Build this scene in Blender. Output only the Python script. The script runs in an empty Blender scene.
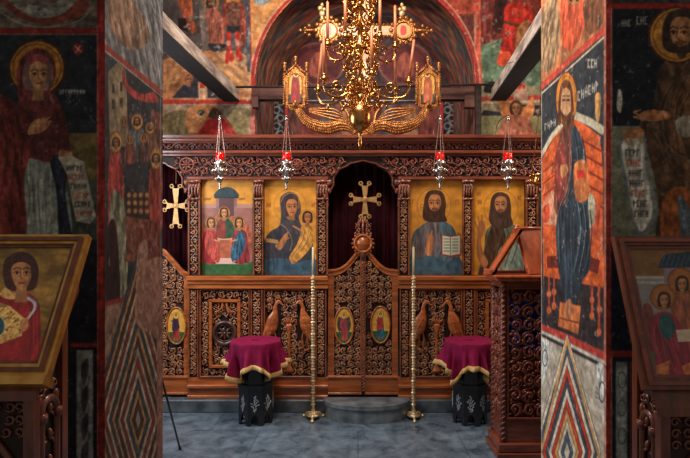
import bpy, math, random
import numpy as np
from mathutils import Vector
R = random.Random(7)
PI = math.pi
sc = bpy.context.scene

# ------------------------------------------------------------------ camera, world, light
F = 520.0            # focal length in pixels of the 690x458 frame
CX, CY = 358.0, 240.0
EYE = 1.65
cam_d = bpy.data.cameras.new('camera'); cam = bpy.data.objects.new('camera', cam_d)
sc.collection.objects.link(cam); sc.camera = cam
cam_d.sensor_width = 36.0; cam_d.lens = 36.0*F/690.0
cam_d.shift_x = -(CX-345.0)/690.0; cam_d.shift_y = (CY-229.0)/690.0
cam.location = (0, 0, EYE); cam.rotation_euler = (PI/2, 0, 0)
cam_d.clip_start = 0.05

w = bpy.data.worlds.new('world'); sc.world = w; w.use_nodes = True
bg = w.node_tree.nodes['Background']; bg.inputs[0].default_value = (1.0, 0.90, 0.80, 1); bg.inputs[1].default_value = 0.2

def area(name, loc, target, size, power, col, size_y=None):
    d = bpy.data.lights.new(name, 'AREA'); d.energy = power; d.color = col; d.size = size
    if size_y: d.shape = 'RECTANGLE'; d.size_y = size_y
    o = bpy.data.objects.new(name, d); sc.collection.objects.link(o); o.location = loc
    o.rotation_euler = (Vector(target)-Vector(loc)).to_track_quat('-Z', 'Y').to_euler()
    return o
area('dome_daylight', (-0.25, 3.25, 4.7), (0.05, 4.9, 1.5), 0.9, 120, (1.0, 0.88, 0.74))
area('north_window_daylight', (-2.45, 3.9, 2.3), (1.0, 3.9, 0.9), 0.8, 48, (0.84, 0.92, 1.0), 1.3)
area('south_window_daylight', (2.5, 4.5, 2.9), (-1.0, 5.2, 1.5), 0.5, 20, (1.0, 0.86, 0.70), 0.8)
area('sanctuary_daylight', (0.1, 6.0, 4.3), (0.1, 6.9, 2.9), 0.7, 20, (1.0, 0.86, 0.74))
sc.view_settings.view_transform = 'Standard'; sc.view_settings.look = 'None'
sc.view_settings.exposure = 0.0; sc.view_settings.gamma = 1.0; sc.view_settings.use_curve_mapping = False

# ------------------------------------------------------------------ helpers
def P(px, py, d): return np.array([(px-CX)/F*d, d, EYE-(py-CY)/F*d])
def lin(c):
    c = np.asarray(c, float)/255.0
    return np.where(c <= 0.04045, c/12.92, ((c+0.055)/1.055)**2.4)

def link(name, data, parent=None):
    o = bpy.data.objects.new(name, data); sc.collection.objects.link(o)
    if parent is not None: o.parent = parent
    return o
ORG = {}
def tag(o, label=None, cat=None, group=None, kind=None):
    if label: o['label'] = label
    if cat: o['category'] = cat
    if group: o['group'] = group
    if kind: o['kind'] = kind
    return o
def empty(name, loc, label=None, cat=None, group=None, kind=None):
    o = link(name, None); o.location = [float(a) for a in loc]; o.empty_display_size = 0.1
    ORG[o.name] = np.array(loc, float)
    return tag(o, label, cat, group, kind)

def catmull(pts, n=8, closed=False):
    pts = np.asarray(pts, float); m = len(pts); out = []
    rng = range(m) if closed else range(m-1)
    for i in rng:
        if closed: a, b, c, d = pts[(i-1) % m], pts[i], pts[(i+1) % m], pts[(i+2) % m]
        else: a, b, c, d = pts[max(i-1, 0)], pts[i], pts[i+1], pts[min(i+2, m-1)]
        for k in range(n):
            t = k/n
            out.append(0.5*((2*b)+(-a+c)*t+(2*a-5*b+4*c-d)*t*t+(-a+3*b-3*c+d)*t**3))
    if not closed: out.append(pts[-1])
    return np.array(out)

class MB:
    def __init__(s): s.v = []; s.f = []; s.m = []; s.n = 0; s.cur = 0; s.col = []
    def add(s, v, f, col=None):
        v = np.asarray(v, float).reshape(-1, 3); s.v.append(v)
        if len(f):
            if isinstance(f, np.ndarray): s.f.append(f+s.n); s.m.append((len(f), s.cur))
            else:
                for q in f: s.f.append([a+s.n for a in q])
                s.m.append((len(f), s.cur))
        s.col.append(col if col is not None else None)
        s.n += len(v); return s
    def box(s, x0, x1, y0, y1, z0, z1, b=0.0):
        if b > 0:   # box with chamfered vertical/front edges
            P0 = []
            for (z, ins) in ((z0, b), (z0+b, 0), (z1-b, 0), (z1, b)):
                P0 += [(x0+ins, y0+ins, z), (x1-ins, y0+ins, z), (x1-ins, y1-ins, z), (x0+ins, y1-ins, z)]
            fs = [(3, 2, 1, 0), (12, 13, 14, 15)]
            for k in range(3):
                for i in range(4):
                    j = (i+1) % 4; fs.append((k*4+i, k*4+j, k*4+4+j, k*4+4+i))
            return s.add(P0, fs)
        v = [(x0,y0,z0),(x1,y0,z0),(x1,y1,z0),(x0,y1,z0),(x0,y0,z1),(x1,y0,z1),(x1,y1,z1),(x0,y1,z1)]
        return s.add(v, [(3,2,1,0),(4,5,6,7),(0,1,5,4),(1,2,6,5),(2,3,7,6),(3,0,4,7)])
    def hexa(s, a, b, c, d, t):   # slab: quad a,b,c,d extruded along vector t
        q = [np.array(p, float) for p in (a, b, c, d)]; t = np.array(t, float)
        v = q+[p+t for p in q]
        return s.add(v, [(3,2,1,0),(4,5,6,7),(0,1,5,4),(1,2,6,5),(2,3,7,6),(3,0,4,7)])
    def prism(s, pts, y0, y1, axis='y'):
        n = len(pts); v = []
        for y in (y0, y1):
            for (a, b) in pts:
                v.append((a, y, b) if axis == 'y' else ((y, a, b) if axis == 'x' else (a, b, y)))
        f = [tuple(range(n)), tuple(range(2*n-1, n-1, -1))]
        for i in range(n):
            j = (i+1) % n; f.append((i, i+n, j+n, j))
        return s.add(v, f)
    def tube(s, path, r, n=6, closed=False, flat=None, caps=True):
        p = np.asarray(path, float); m = len(p)
        r = np.full(m, r) if np.isscalar(r) else np.interp(np.linspace(0, 1, m), np.linspace(0, 1, len(r)), r)
        if closed: tg = np.roll(p, -1, 0)-np.roll(p, 1, 0)
        else: tg = np.gradient(p, axis=0)
        tg /= (np.linalg.norm(tg, axis=1)[:, None]+1e-12)
        nrm = np.zeros_like(p); up = np.array([0, 1., 0])
        if abs(tg[0] @ up) > .9: up = np.array([1., 0, 0])
        x = np.cross(tg[0], up); x /= np.linalg.norm(x)
        for i in range(m):
            x = x-(x @ tg[i])*tg[i]; x /= (np.linalg.norm(x)+1e-12); nrm[i] = x
        bn = np.cross(tg, nrm)
        a = np.arange(n)*2*PI/n
        off = nrm[:, None, :]*np.cos(a)[None, :, None]+bn[:, None, :]*np.sin(a)[None, :, None]
        if flat is not None: off = off*np.array(flat)[None, None, :]
        v = (p[:, None, :]+off*r[:, None, None]).reshape(-1, 3)
        f = []
        for i in range(m if closed else m-1):
            i2 = (i+1) % m
            for k in range(n):
                k2 = (k+1) % n; f.append((i*n+k, i*n+k2, i2*n+k2, i2*n+k))
        if not closed and caps: f += [tuple(range(n-1, -1, -1)), tuple((m-1)*n+k for k in range(n))]
        return s.add(v, f)
    def lathe(s, prof, c, n=16, flat=(1, 1)):
        c = np.array(c, float); v = []; m = len(prof)
        for (r, z) in prof:
            for k in range(n):
                a = 2*PI*k/n; v.append((c[0]+r*math.cos(a)*flat[0], c[1]+r*math.sin(a)*flat[1], c[2]+z))
        f = [(i*n+k, i*n+(k+1) % n, (i+1)*n+(k+1) % n, (i+1)*n+k) for i in range(m-1) for k in range(n)]
        f += [tuple(range(n-1, -1, -1)), tuple((m-1)*n+k for k in range(n))]
        return s.add(v, f)
    def ell(s, c, r, n=8, m=5, ang=0.0):
        # ellipsoid, optional rotation in the xz plane
        v = []; ca, sa = math.cos(ang), math.sin(ang)
        for i in range(m+1):
            th = PI*i/m; rr = max(math.sin(th), 0.02)
            for k in range(n):
                a = 2*PI*k/n
                x, y, z = r[0]*rr*math.cos(a), r[1]*rr*math.sin(a), r[2]*math.cos(th)
                v.append((c[0]+x*ca-z*sa, c[1]+y, c[2]+x*sa+z*ca))
        f = [(i*n+k, (i+1)*n+k, (i+1)*n+(k+1) % n, i*n+(k+1) % n) for i in range(m) for k in range(n)]
        f += [tuple(range(n)), tuple(range((m+1)*n-1, m*n-1, -1))]
        return s.add(v, f)
    def disc(s, c, rx, rz, y0, y1, n=24, inner=None):  # facing -y
        a = np.arange(n)*2*PI/n
        pts = [(c[0]+rx*math.cos(t), c[1]+rz*math.sin(t)) for t in a]
        if inner is None: return s.prism(pts, y0, y1)
        ip = [(c[0]+rx*inner*math.cos(t), c[1]+rz*inner*math.sin(t)) for t in a]
        v = [(p[0], y0, p[1]) for p in pts]+[(p[0], y0, p[1]) for p in ip]+[(p[0], y1, p[1]) for p in pts]+[(p[0], y1, p[1]) for p in ip]
        f = []
        for i in range(n):
            j = (i+1) % n
            f += [(i, j, n+j, n+i), (i, 2*n+i, 2*n+j, j), (n+i, n+j, 3*n+j, 3*n+i)]
        return s.add(v, f)
    def mirror(s, x0):
        for i in range(len(s.v)):
            s.v[i] = s.v[i].copy(); s.v[i][:, 0] = 2*x0-s.v[i][:, 0]
        s.f = [q[:, ::-1] if isinstance(q, np.ndarray) else q[::-1] for q in s.f]
        return s
    def build(s, name, mats, parent=None, smooth=False, label=None):
        V = np.concatenate(s.v)
        if parent is not None: org = ORG[parent.name]
        else:
            lo, hi = V.min(0), V.max(0); org = np.array([(lo[0]+hi[0])/2, (lo[1]+hi[1])/2, lo[2]])
        me = bpy.data.meshes.new(name)
        F_ = []
        for q in s.f:
            if isinstance(q, np.ndarray): F_ += q.tolist()
            else: F_.append(q)
        me.from_pydata((V-org).tolist(), [], F_)
        if not isinstance(mats, (list, tuple)): mats = [mats]
        for m in mats: me.materials.append(m)
        if len(mats) > 1:
            idx = np.concatenate([np.full(a, b) for a, b in s.m]); me.polygons.foreach_set('material_index', idx)
        if any(c is not None for c in s.col):
            at = me.color_attributes.new('paint', 'FLOAT_COLOR', 'POINT')
            C = np.ones((len(V), 4)); k = 0
            for vv, c in zip(s.v, s.col):
                if c is not None: C[k:k+len(vv), :3] = c
                k += len(vv)
            at.data.foreach_set('color', C.ravel())
        if smooth: me.polygons.foreach_set('use_smooth', np.ones(len(me.polygons), bool))
        me.validate(); me.update()
        o = link(name, me, parent)
        if parent is None: o.location = org.tolist()
        ORG[o.name] = org
        if label: o['label'] = label
        return o

# ------------------------------------------------------------------ materials
def newmat(name):
    m = bpy.data.materials.new(name); m.use_nodes = True
    return m, m.node_tree, m.node_tree.nodes['Principled BSDF']
def noisy(name, c1, c2, scale=8, rough=0.5, metal=0.0, stretch=(1, 1, 1), bump=0.0, detail=6, contrast=(0.35, 0.65), spec=0.5, coat=0.0, bscale=None):
    m, nt, b = newmat(name); N = nt.nodes; L = nt.links
    tc = N.new('ShaderNodeTexCoord'); mp = N.new('ShaderNodeMapping'); mp.inputs['Scale'].default_value = stretch
    L.new(tc.outputs['Object'], mp.inputs[0])
    nz = N.new('ShaderNodeTexNoise'); nz.inputs['Scale'].default_value = scale; nz.inputs['Detail'].default_value = detail
    L.new(mp.outputs[0], nz.inputs['Vector'])
    cr = N.new('ShaderNodeValToRGB'); L.new(nz.outputs['Fac'], cr.inputs[0])
    cr.color_ramp.elements[0].position = contrast[0]; cr.color_ramp.elements[1].position = contrast[1]
    cr.color_ramp.elements[0].color = (*lin(c1), 1); cr.color_ramp.elements[1].color = (*lin(c2), 1)
    L.new(cr.outputs[0], b.inputs['Base Color'])
    b.inputs['Roughness'].default_value = rough; b.inputs['Metallic'].default_value = metal
    b.inputs['Specular IOR Level'].default_value = spec
    if coat: b.inputs['Coat Weight'].default_value = coat; b.inputs['Coat Roughness'].default_value = 0.15
    if bump:
        n2 = N.new('ShaderNodeTexNoise'); n2.inputs['Scale'].default_value = bscale or scale*2; n2.inputs['Detail'].default_value = 5
        L.new(mp.outputs[0], n2.inputs['Vector'])
        bp = N.new('ShaderNodeBump'); bp.inputs['Strength'].default_value = bump; bp.inputs['Distance'].default_value = 0.01
        L.new(n2.outputs['Fac'], bp.inputs['Height']); L.new(bp.outputs[0], b.inputs['Normal'])
    return m
def paintmat(name, rough=0.75, wear=0.25, bump=0.15, spec=0.3, wscale=14, coat=0):
    m, nt, b = newmat(name); N = nt.nodes; L = nt.links
    at = N.new('ShaderNodeAttribute'); at.attribute_name = 'paint'
    tc = N.new('ShaderNodeTexCoord'); nz = N.new('ShaderNodeTexNoise'); nz.inputs['Scale'].default_value = wscale
    nz.inputs['Detail'].default_value = 8; nz.inputs['Roughness'].default_value = 0.65
    L.new(tc.outputs['Object'], nz.inputs['Vector'])
    mr = N.new('ShaderNodeMapRange'); mr.inputs[1].default_value = 0.3; mr.inputs[2].default_value = 0.7
    mr.inputs[3].default_value = 1-wear; mr.inputs[4].default_value = 1+wear*0.6
    L.new(nz.outputs['Fac'], mr.inputs[0])
    mx = N.new('ShaderNodeVectorMath'); mx.operation = 'SCALE'
    L.new(at.outputs['Color'], mx.inputs[0]); L.new(mr.outputs[0], mx.inputs['Scale'])
    L.new(mx.outputs[0], b.inputs['Base Color'])
    b.inputs['Roughness'].default_value = rough; b.inputs['Specular IOR Level'].default_value = spec
    if coat: b.inputs['Coat Weight'].default_value = coat; b.inputs['Coat Roughness'].default_value = 0.2
    if bump:
        bp = N.new('ShaderNodeBump'); bp.inputs['Strength'].default_value = bump; bp.inputs['Distance'].default_value = 0.01
        L.new(nz.outputs['Fac'], bp.inputs['Height']); L.new(bp.outputs[0], b.inputs['Normal'])
    return m
def glassmat(name, col, rough=0.05, emit=0):
    m, nt, b = newmat(name); b.inputs['Base Color'].default_value = (*lin(col), 1)
    b.inputs['Transmission Weight'].default_value = 0.6; b.inputs['Roughness'].default_value = rough
    if emit:
        b.inputs['Emission Color'].default_value = (*lin(col), 1); b.inputs['Emission Strength'].default_value = emit
    return m
M = dict(
 wood=noisy('carved_walnut', (104, 54, 34), (160, 86, 52), 9, 0.34, stretch=(1, 1, 1), bump=0.2, spec=0.6, coat=0.5),
 wood_carved=noisy('carved_fretwork_wood', (124, 74, 48), (182, 120, 78), 14, 0.3, bump=0.25, spec=0.7, coat=0.6),
 wood_red=noisy('red_walnut', (100, 46, 32), (142, 70, 48), 5, 0.36, stretch=(1, 4, 6), bump=0.15, coat=0.4),
 wood_orange=noisy('orange_varnished_wood', (150, 76, 34), (196, 108, 52), 4, 0.33, stretch=(1, 4, 7), bump=0.1, coat=0.3),  # brighter orange wood of rails, door frames and reliefs
 wood_dark=noisy('dark_backing_wood', (32, 17, 12), (52, 27, 18), 12, 0.7),
 wood_fg=noisy('stand_wood', (86, 42, 28), (122, 62, 38), 6, 0.35, stretch=(5, 5, 1), bump=0.15, coat=0.25),
 wood_book=noisy('lectern_orange_wood', (178, 80, 44), (208, 104, 62), 5, 0.35, stretch=(5, 5, 1), coat=0.3),
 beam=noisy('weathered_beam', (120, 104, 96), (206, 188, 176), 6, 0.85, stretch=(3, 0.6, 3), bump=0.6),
 beam_dark=noisy('dark_tie_beam', (74, 44, 38), (110, 70, 60), 6, 0.8, stretch=(0.6, 3, 3), bump=0.4),
 brass=noisy('brass', (176, 112, 58), (222, 166, 98), 30, 0.24, 1.0, bump=0.1),
 gilt=noisy('gilded_carving', (140, 84, 44), (196, 134, 76), 25, 0.4, 0.8, bump=0.5, bscale=60),
 gilt_pale=noisy('pale_gilt', (206, 164, 104), (240, 206, 150), 25, 0.4, 0.6, bump=0.3),
 gold_frame=noisy('gold_frame', (190, 136, 66), (222, 172, 96), 20, 0.35, 0.8),
 silver=noisy('silver', (180, 170, 164), (226, 216, 208), 30, 0.25, 1.0, bump=0.1),
 iron=noisy('dark_iron', (40, 30, 28), (66, 52, 46), 20, 0.55, 0.5),
 steel=noisy('bright_steel', (170, 170, 172), (215, 215, 215), 20, 0.35, 1.0),
 wax=noisy('beeswax', (176, 94, 56), (196, 116, 72), 10, 0.5),
 wax_pale=noisy('pale_wax', (222, 198, 150), (236, 214, 172), 10, 0.5),
 velvet=noisy('maroon_velvet', (34, 6, 12), (54, 10, 18), 5, 0.9, spec=0.1),
 cloth=noisy('purple_velvet', (124, 14, 58), (142, 20, 70), 14, 0.8, spec=0.2),
 fringe=noisy('gold_trim', (206, 160, 92), (236, 200, 136), 90, 0.6, 0.2, bump=0.6, bscale=200),
 black=noisy('black_lacquer', (14, 13, 15), (26, 24, 28), 12, 0.28, coat=0.4),
 pearl=noisy('pearl_inlay', (128, 132, 142), (198, 202, 210), 60, 0.3),
 stone=noisy('grey_stone', (58, 66, 72), (104, 112, 118), 7, 0.45, bump=0.2, detail=10),
 red_glass=glassmat('red_glass', (226, 22, 16), 0.08, 0.35),
 blue_cloth=noisy('blue_cloth', (20, 52, 150), (30, 74, 190), 8, 0.7),
 page=noisy('paper', (214, 206, 186), (232, 224, 204), 12, 0.8),
 icon=paintmat('icon_paint', 0.38, 0.10, 0.04, 0.5, 20, 0.1),
 fresco=paintmat('fresco_paint', 0.8, 0.32, 0.25, 0.25, 16),
)

# ------------------------------------------------------------------ painter: pictures laid on a plane, one colour per grid vertex
_rs = np.random.RandomState(3); LAT = _rs.rand(256, 256)
def vnoise(x, y, seed=0):
    x = x+seed*17.3; y = y+seed*9.1
    xi = np.floor(x).astype(int); yi = np.floor(y).astype(int); fx = x-xi; fy = y-yi
    fx = fx*fx*(3-2*fx); fy = fy*fy*(3-2*fy)
    g = lambda a, b: LAT[a % 256, b % 256]
    return (g(xi, yi)*(1-fx)+g(xi+1, yi)*fx)*(1-fy)+(g(xi, yi+1)*(1-fx)+g(xi+1, yi+1)*fx)*fy
class Canvas:
    def __init__(s, O, U, V, wu, hv, res, base=(128, 128, 128)):
        s.O, s.U, s.V = [np.array(a, float) for a in (O, U, V)]
        s.nu, s.nv = int(round(wu/res))+1, int(round(hv/res))+1
        s.us = np.linspace(0, wu, s.nu); s.vs = np.linspace(0, hv, s.nv); s.res = res
        s.uu, s.vv = np.meshgrid(s.us, s.vs)
        s.img = np.ones((s.nv, s.nu, 3))*np.array(base, float)
        s.N = np.cross(s.U, s.V); s.seed = 0
        ctr = s.O+s.U*wu/2+s.V*hv/2; s.s = ctr[1]/F   # metres per photo pixel at this surface
    def m(s, pts):
        out = []
        for (px, py) in pts:      # where the sight line of that detail meets the plane
            d = np.array([(px-CX)/F, 1.0, -(py-CY)/F]); c = np.array([0, 0, EYE])
            t = ((s.O-c) @ s.N)/(d @ s.N); q = c+d*t-s.O
            out.append((q @ s.U, q @ s.V))
        return np.array(out)
    def _box(s, q, pad):
        lo = q.min(0)-pad; hi = q.max(0)+pad
        i0 = max(int(np.floor(lo[0]/s.res)), 0); i1 = min(int(np.ceil(hi[0]/s.res))+1, s.nu)
        j0 = max(int(np.floor(lo[1]/s.res)), 0); j1 = min(int(np.ceil(hi[1]/s.res))+1, s.nv)
        return i0, i1, j0, j1
    def _apply(s, b, a, col, tex):
        i0, i1, j0, j1 = b; X = s.uu[j0:j1, i0:i1]; Y = s.vv[j0:j1, i0:i1]
        c = np.ones(X.shape+(3,))*np.array(col, float)
        if tex:
            amt, fx, fy, ang = tex; s.seed += 1
            k = 1/(s.s*1.0); ca, sa = math.cos(ang), math.sin(ang)
            n = vnoise((X*ca+Y*sa)*k/fx, (-X*sa+Y*ca)*k/fy, s.seed)*0.65+vnoise((X*ca+Y*sa)*k/fx*2.3, (-X*sa+Y*ca)*k/fy*2.3, s.seed+5)*0.35
            c = c*(1+amt*2*(n-0.5))[..., None]
        im = s.img[j0:j1, i0:i1]; s.img[j0:j1, i0:i1] = im*(1-a[..., None])+np.clip(c, 0, 255)*a[..., None]
    def poly(s, pts, col, tex=None, alpha=1.0, smooth=False, soft=1.0, uv=False):
        q = np.asarray(pts, float) if uv else s.m(pts)
        if smooth: q = catmull(q, 6, True)
        b = s._box(q, s.res*2*soft); i0, i1, j0, j1 = b
        if i1 <= i0 or j1 <= j0: return
        X = s.uu[j0:j1, i0:i1]; Y = s.vv[j0:j1, i0:i1]; D = np.full(X.shape, 1e9); ins = np.zeros(X.shape, bool)
        for k in range(len(q)):
            a = q[k]; c = q[(k+1) % len(q)]; e = c-a; wx = X-a[0]; wy = Y-a[1]
            t = np.clip((wx*e[0]+wy*e[1])/(e @ e+1e-15), 0, 1)
            D = np.minimum(D, (wx-e[0]*t)**2+(wy-e[1]*t)**2)
            cond = ((a[1] <= Y) != (c[1] <= Y)) & (X < (c[0]-a[0])*(Y-a[1])/(c[1]-a[1]+1e-15)+a[0])
            ins ^= cond
        D = np.sqrt(D); D = np.where(ins, -D, D)
        al = np.clip(0.5-D/(s.res*1.5*soft), 0, 1)*alpha
        s._apply(b, al, col, tex)
    def sm(s, pts, col, tex=(0.35, 3, 14, 0.0), **k): s.poly(pts, col, tex, smooth=True, **k)
    def ell(s, cx, cy, rx, ry, col, tex=None, **k):
        s.poly([(cx+rx*math.cos(t), cy+ry*math.sin(t)) for t in np.arange(20)*2*PI/20], col, tex, **k)
    def rect(s, x0, y0, x1, y1, col, tex=None, **k): s.poly([(x0, y0), (x1, y0), (x1, y1), (x0, y1)], col, tex, **k)
    def line(s, pts, wd, col, alpha=1.0, smooth=False, tex=None):
        q = s.m(pts)
        if smooth: q = catmull(q, 6)
        w = wd*s.s/2; b = s._box(q, w+s.res*2); i0, i1, j0, j1 = b
        if i1 <= i0 or j1 <= j0: return
        X = s.uu[j0:j1, i0:i1]; Y = s.vv[j0:j1, i0:i1]; D = np.full(X.shape, 1e9)
        for k in range(len(q)-1):
            a = q[k]; e = q[k+1]-a; wx = X-a[0]; wy = Y-a[1]
            t = np.clip((wx*e[0]+wy*e[1])/(e @ e+1e-15), 0, 1)
            D = np.minimum(D, (wx-e[0]*t)**2+(wy-e[1]*t)**2)
        al = np.clip(0.5-(np.sqrt(D)-w)/(s.res*1.4), 0, 1)*alpha
        s._apply(b, al, col, tex)
    def ring(s, cx, cy, rx, ry, wd, col, alpha=1.0):
        s.line([(cx+rx*math.cos(t), cy+ry*math.sin(t)) for t in np.arange(25)*2*PI/24], wd, col, alpha)
    def mottle(s, amt, f, seed=1, fy=None):
        k = 1/s.s; n = vnoise(s.uu*k/f, s.vv*k/(fy or f), seed)*0.6+vnoise(s.uu*k/f*2.7, s.vv*k/(fy or f)*2.7, seed+3)*0.4
        s.img = np.clip(s.img*(1+amt*2*(n-0.5))[..., None], 0, 255)
    def stains(s, col, thr, f, seed, amt=0.7):
        k = 1/s.s; n = vnoise(s.uu*k/f, s.vv*k/f, seed)*0.55+vnoise(s.uu*k/f*2.6, s.vv*k/f*2.6, seed+3)*0.45
        a = np.clip((n-thr)*12, 0, 1)*amt; s.img = s.img*(1-a[..., None])+np.array(col, float)*a[..., None]
    def put(s, mb, gain=1.0, keep=None):
        V = s.O+s.uu[..., None]*s.U+s.vv[..., None]*s.V
        id_ = np.arange(s.nu*s.nv).reshape(s.nv, s.nu)
        q = np.stack([id_[:-1, :-1], id_[:-1, 1:], id_[1:, 1:], id_[1:, :-1]], -1).reshape(-1, 4)
        if keep is not None:
            cen = V.reshape(-1, 3)[q].mean(1); q = q[keep(cen)]
        mb.add(V.reshape(-1, 3), q, col=lin(np.clip(s.img, 0, 255)).reshape(-1, 3)*gain)
        return mb
    # small painted motifs -------------------------------------------------
    def face(s, cx, cy, r, skin=(196, 132, 84), hair=(62, 34, 24), beard=False, veil=None, look=0.0, dark=0.55):
        s.sm([(cx-r*1.05, cy-r*.2), (cx-r*.75, cy-r*1.15), (cx, cy-r*1.45), (cx+r*.8, cy-r*1.1), (cx+r*1.05, cy-r*.1), (cx+r*.8, cy+r*.9), (cx-r*.8, cy+r*.9)], hair)
        s.poly([(cx-r*.28, cy+r*.7), (cx+r*.34, cy+r*.7), (cx+r*.4, cy+r*1.7), (cx-r*.4, cy+r*1.7)], [c*.8 for c in skin], alpha=0 if beard else 1)
        s.sm([(cx-r*.62, cy-r*.3), (cx-r*.4, cy-r*.9), (cx+r*.05, cy-r*1.02), (cx+r*.5, cy-r*.85), (cx+r*.66, cy-r*.2), (cx+r*.5, cy+r*.5), (cx+r*.1, cy+r*.95), (cx-r*.38, cy+r*.6)], skin, tex=(0.12, r, r, 0))
        s.sm([(cx+r*.3+look*r, cy-r*.7), (cx+r*.64, cy-r*.2), (cx+r*.5, cy+r*.5), (cx+r*.12, cy+r*.9), (cx+r*.25, cy)], [c*dark for c in skin], tex=None, alpha=.4)
        dk = (48, 24, 18)
        for e in (-.3, .3):
            ex = cx+e*r+look*r
            s.ell(ex, cy-r*.13, r*.17, r*.085, [min(c*1.15, 235) for c in skin]); s.ell(ex, cy-r*.13, r*.085, r*.09, dk)
            s.line([(ex-r*.2, cy-r*.12), (ex-r*.02, cy-r*.23), (ex+r*.2, cy-r*.13)], r*.055, dk, .9, smooth=True)
            s.line([(ex-r*.22, cy-r*.36), (ex, cy-r*.46), (ex+r*.24, cy-r*.38)], r*.07, dk, .85, smooth=True)
            s.ell(ex, cy+r*.18, r*.16, r*.13, [min(c*1.12, 240) for c in skin], alpha=.6)
        s.line([(cx+look*r-r*.05, cy-r*.35), (cx+look*r*1.5-r*.07, cy+r*.16), (cx+look*r+r*.05, cy+r*.24)], r*.06, [c*.5 for c in skin], .9); s.line([(cx+look*r+r*.03, cy-r*.3), (cx+look*r*1.4+r*.02, cy+r*.14)], r*.07, [min(c*1.2, 240) for c in skin], .8); s.ell(cx, cy-r*.68, r*.3, r*.16, [min(c*1.1, 240) for c in skin], alpha=.5)
        s.line([(cx-r*.16+look*r, cy+r*.5), (cx+r*.18+look*r, cy+r*.5)], r*.12, (130, 50, 40) if not beard else (90, 40, 30))
        if beard:
            s.sm([(cx-r*.58, cy+r*.15), (cx-r*.36, cy+r*.5), (cx, cy+r*.62), (cx+r*.38, cy+r*.5), (cx+r*.6, cy+r*.15), (cx+r*.48, cy+r*.8), (cx+r*.05, cy+r*1.35), (cx-r*.42, cy+r*.8)], hair, alpha=.9)
            s.line([(cx-r*.24, cy+r*.4), (cx, cy+r*.34), (cx+r*.26, cy+r*.4)], r*.1, hair, .8)
    def halo(s, cx, cy, rx, ry=None, col=(206, 150, 62), edge=(120, 60, 30)):
        ry = ry or rx; s.ell(cx, cy, rx, ry, col, tex=(0.1, 4, 4, 0)); s.ring(cx, cy, rx, ry, max(rx*.09, .7), edge); s.ring(cx, cy, rx*.86, ry*.86, max(rx*.04, .4), edge, .6)
    def folds(s, pts, wd, light, n=4, spread=5, alpha=.5, dark=None):
        for k in range(n):
            o = (k-(n-1)/2)*spread*R.uniform(.8, 1.2); cq = catmull(pts, 5); m0 = len(cq)
            i0 = R.randrange(0, max(1, m0//3)); i1 = m0-R.randrange(0, max(1, m0//3)); cq = cq[i0:max(i1, i0+3)][::2]
            bend = R.uniform(-1.2, 1.2)*spread*.3; L = max(len(cq)-1, 1)
            q = [(x+o+bend*math.sin(PI*i/L), y+R.uniform(-.5, .5)) for i, (x, y) in enumerate(cq)]
            if len(q) < 2: continue
            if dark: s.line([(x+wd*1.0, y) for x, y in q], wd*1.5, dark, alpha, smooth=True)
            s.line(q, wd*R.uniform(.6, 1.1), light, alpha*R.uniform(.5, 1), smooth=True)
            if R.random() < .6:
                j = len(q)//2; s.line([q[j], (q[j][0]+spread*.8*R.choice((-1, 1)), q[j][1]+spread*R.uniform(.6, 1.4))], wd*.7, light, alpha*.7)
    def script(s, x0, y0, n, h, col=(210, 200, 180), wd=.6, step=None, slope=0):
        step = step or h*.75
        for k in range(n):
            x = x0+k*step; y = y0+slope*k
            kind = R.randrange(5); 
            s.line([(x, y), (x, y+h)], wd, col, .9)
            if kind in (0, 1): s.line([(x+step*.5, y), (x+step*.5, y+h)], wd, col, .9); s.line([(x, y+h*.5), (x+step*.5, y+h*.5)], wd, col, .9)
            if kind == 2: s.line([(x, y), (x+step*.5, y)], wd, col, .9)
            if kind == 3: s.line([(x, y), (x+step*.5, y+h*.3), (x, y+h*.5)], wd, col, .9)
            if kind == 4: s.line([(x, y+h), (x+step*.5, y+h)], wd, col, .9); s.line([(x, y), (x+step*.5, y)], wd, col, .9)

# ------------------------------------------------------------------ carving
def volute(mb, cx, cz, rad, y, d=1, ph=0.0, r=0.006, turns=1.15, leaves=True):
    n = 13; pts = []
    for i in range(n):
        t = i/(n-1); rr = rad*(1-0.80*t**0.85); a = ph+d*2*PI*turns*t
        pts.append((cx+rr*math.cos(a), y-0.004*math.sin(t*PI), cz+rr*math.sin(a)))
    mb.tube(pts, [r*1.15, r*1.1, r*.8], 5)
    mb.ell((cx, y-.004, cz), (rad*.24, r*1.3, rad*.24), 6, 4)
    if leaves:
        for k in range(4):
            a = ph+PI/4+k*PI/2+R.uniform(-.3, .3)
            lx, lz = cx+rad*1.05*math.cos(a), cz+rad*1.05*math.sin(a)
            mb.ell((lx, y-.002, lz), (rad*.16, r*1.0, rad*.36), 6, 4, ang=a+R.uniform(.2, .9)*d)
        for k in range(2):
            a = ph+k*PI+R.uniform(-.4, .4)
            lx, lz = cx+rad*.5*math.cos(a), cz+rad*.5*math.sin(a)
            mb.ell((lx, y-.003, lz), (rad*.10, r*1.0, rad*.24), 6, 4, ang=a+1.1*d)
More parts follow.
